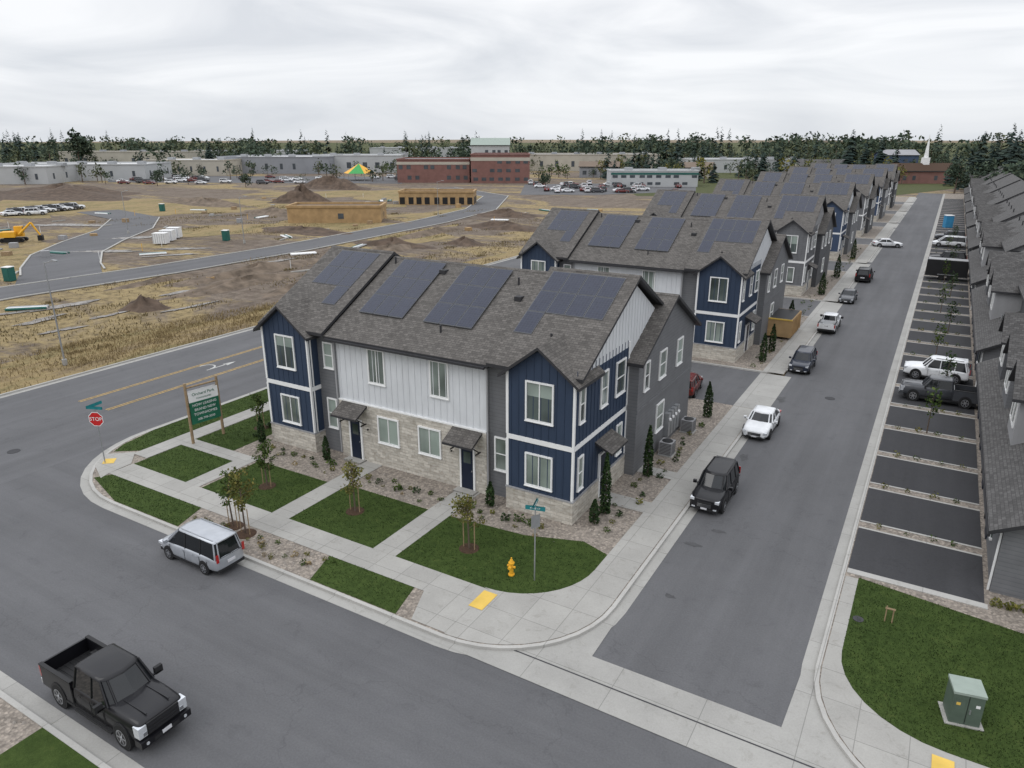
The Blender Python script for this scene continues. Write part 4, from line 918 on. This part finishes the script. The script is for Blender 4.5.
for i in range(6):
    a=i*pi/3;b=a+pi/3;m.face([(7*math.cos(a),7*math.sin(a),3),(7*math.cos(b),7*math.sin(b),3),(0,0,7)],[TG,YEL][i%2]);m.cyl((7*math.cos(a),7*math.sin(a),0),(7*math.cos(a),7*math.sin(a),3),.15,.15,6,STEEL)
m.obj("canopy",e)
srcs=[car("distant_parked_car",'sedan',P_WHITE,(*pol(bu(560),270),0),0,1,light=True),car("distant_parked_car",'suv',P_GREY,(*pol(bu(575),275),0),1,1,light=True),car("distant_parked_car",'suv',P_WHITE,(*pol(bu(20),180),0),1,1,light=True),car("distant_parked_car",'sedan',P_RED,(*pol(bu(600),268),0),2,1,light=True)]
def clone(src,loc,rot):
    e=empty(src.name.split('.')[0],loc,rot,src.scale[0])
    for c in list(src.children):
        o=bpy.data.objects.new(c.name.split('.')[0],c.data);link(o,e)
for i in range(48):
    u=R.uniform(525,700);clone(srcs[i%4],(*pol(bu(u),R.choice([255,262,280,290,300])+R.uniform(-2,2)),0),.53+R.choice([0,pi/2]))
for i in range(12): clone(srcs[i%3],(*pol(bu(-5+i*6),178+i*1.5),0),1.2+R.uniform(-.1,.1))
for i in range(40): clone(srcs[i%4],(*pol(bu(R.uniform(110,400)),R.uniform(300,350)),0),.53)
sheet("distant_parking_lot",[[pol(bu(520),245),pol(bu(600),245),pol(bu(700),262),pol(bu(700),312),pol(bu(525),300)],[pol(bu(100),315),pol(bu(400),305),pol(bu(400),360),pol(bu(100),368)]],-.02,ASPH)
sheet("distant_lawn",[[pol(bu(640),240),pol(bu(900),240),pol(bu(1100),400),pol(bu(600),400)],[pol(bu(-200),420),pol(bu(1200),420),pol(bu(1600),2500),pol(bu(-600),2500)]],-.04,m_grass("far_lawn",(.05,.06,.028),(.09,.095,.045)))

# ------------------------------------------------------------------ tree masses
def conifer(m,x,y,h,r,mat=CONL,n=60):
    for i in range(n):
        q=(i+R.random())/n;z=h*(.06+.94*q);rad=r*(1-q)**.75*R.uniform(.7,1.15)+.2;a=R.uniform(0,6.28)
        p=Vector((x,y,z+rad*.25));o=Vector((math.cos(a),math.sin(a),0));s=Vector((-o.y,o.x,0))*rad*.5
        m.face([p,p+o*rad-s+Vector((0,0,-rad*.45)),p+o*rad+s+Vector((0,0,-rad*.45-.2))],mat)
    m.cyl((x,y,0),(x,y,h*.5),.25,.1,4,BARK,False)
def decid(m,x,y,h,r,mat,n=110,ls=.055):
    m.cyl((x,y,0),(x,y,h*.55),h*.025,h*.012,5,BARK,False)
    for k2 in range(6):
        a=R.uniform(0,6.28);d=R.uniform(.1,.6);cc=(x+math.cos(a)*r*d,y+math.sin(a)*r*d,h*R.uniform(.3,.8))
        leafcloud(m,cc,r*R.uniform(.4,.65),h*R.uniform(.14,.22),n//6,h*ls,mat)
m=MB()
for i in range(1250):
    u=R.uniform(-60,1090);r=R.choice([R.uniform(420,520),R.uniform(500,700),R.uniform(650,1000)])
    x,y=pol(bu(u),r)
    hmax=12+ (r/100)*1.2+(2.5 if u>640 else 0);cl=.8+.2*math.sin(u*.03+1)+.12*math.sin(u*.11)
    h=(R.uniform(.4,1.0)*hmax*cl) if R.random()<.9 else hmax*R.uniform(1,1.2)
    if R.random()<.22+.16*math.sin(u*.02): conifer(m,x,y,h*1.08,h*.2)
    else: decid(m,x,y,h*.88,h*R.uniform(.35,.6),R.choice([FARL,FARL,FARL2]),84,.07)
m.obj("tree_line")
m=MB()
for i in range(130):
    u=R.uniform(600,915);r=R.uniform(300,430);x,y=pol(bu(u),r)
    if R.random()<.38: conifer(m,x,y,R.uniform(8,17),2.8)
    else: decid(m,x,y,R.uniform(6,12),R.uniform(3,5),R.choice([FARL,FARL,FARL2,LEAFY]),100,.06)
for i in range(50):
    u=R.uniform(380,640);r=R.uniform(318,400);x,y=pol(bu(u),r);decid(m,x,y,R.uniform(5,9),3,R.choice([FARL,FARL2,LEAF]),90,.06)
for i in range(55):
    u=R.uniform(0,380);r=R.uniform(300,420);x,y=pol(bu(u),r);decid(m,x,y,R.uniform(4,10),3.4,R.choice([FARL,FARL2]),90,.06)
m.obj("neighbourhood_trees")
def single(name,b,r,h,rad,kind,mat=CONL):
    x,y=pol(b,r);m=MB()
    if kind=='c':
        conifer(m,x,y,h,rad,mat,150)
    else: decid(m,x,y,h,rad,mat,600,.045)
    m.obj(name)
single("deciduous_tree",bu(75),420,25,8,'d',FARL)
for u,r,h in ((207,400,17),(853,300,21),(868,310,17),(765,250,13),(1012,230,22),(998,235,19),(985,260,20),(1020,210,20),(975,270,15),(960,290,13),(884,330,18)): single("conifer_tree",bu(u),r,h,h*.22,'c')
for u,r,h in ((150,290,7),(240,280,6),(546,270,7),(770,260,9),(790,255,8),(965,250,12),(990,215,13),(1015,190,13),(1040,180,14)): single("deciduous_tree",bu(u),r,h,h*.42,'d',FARL)
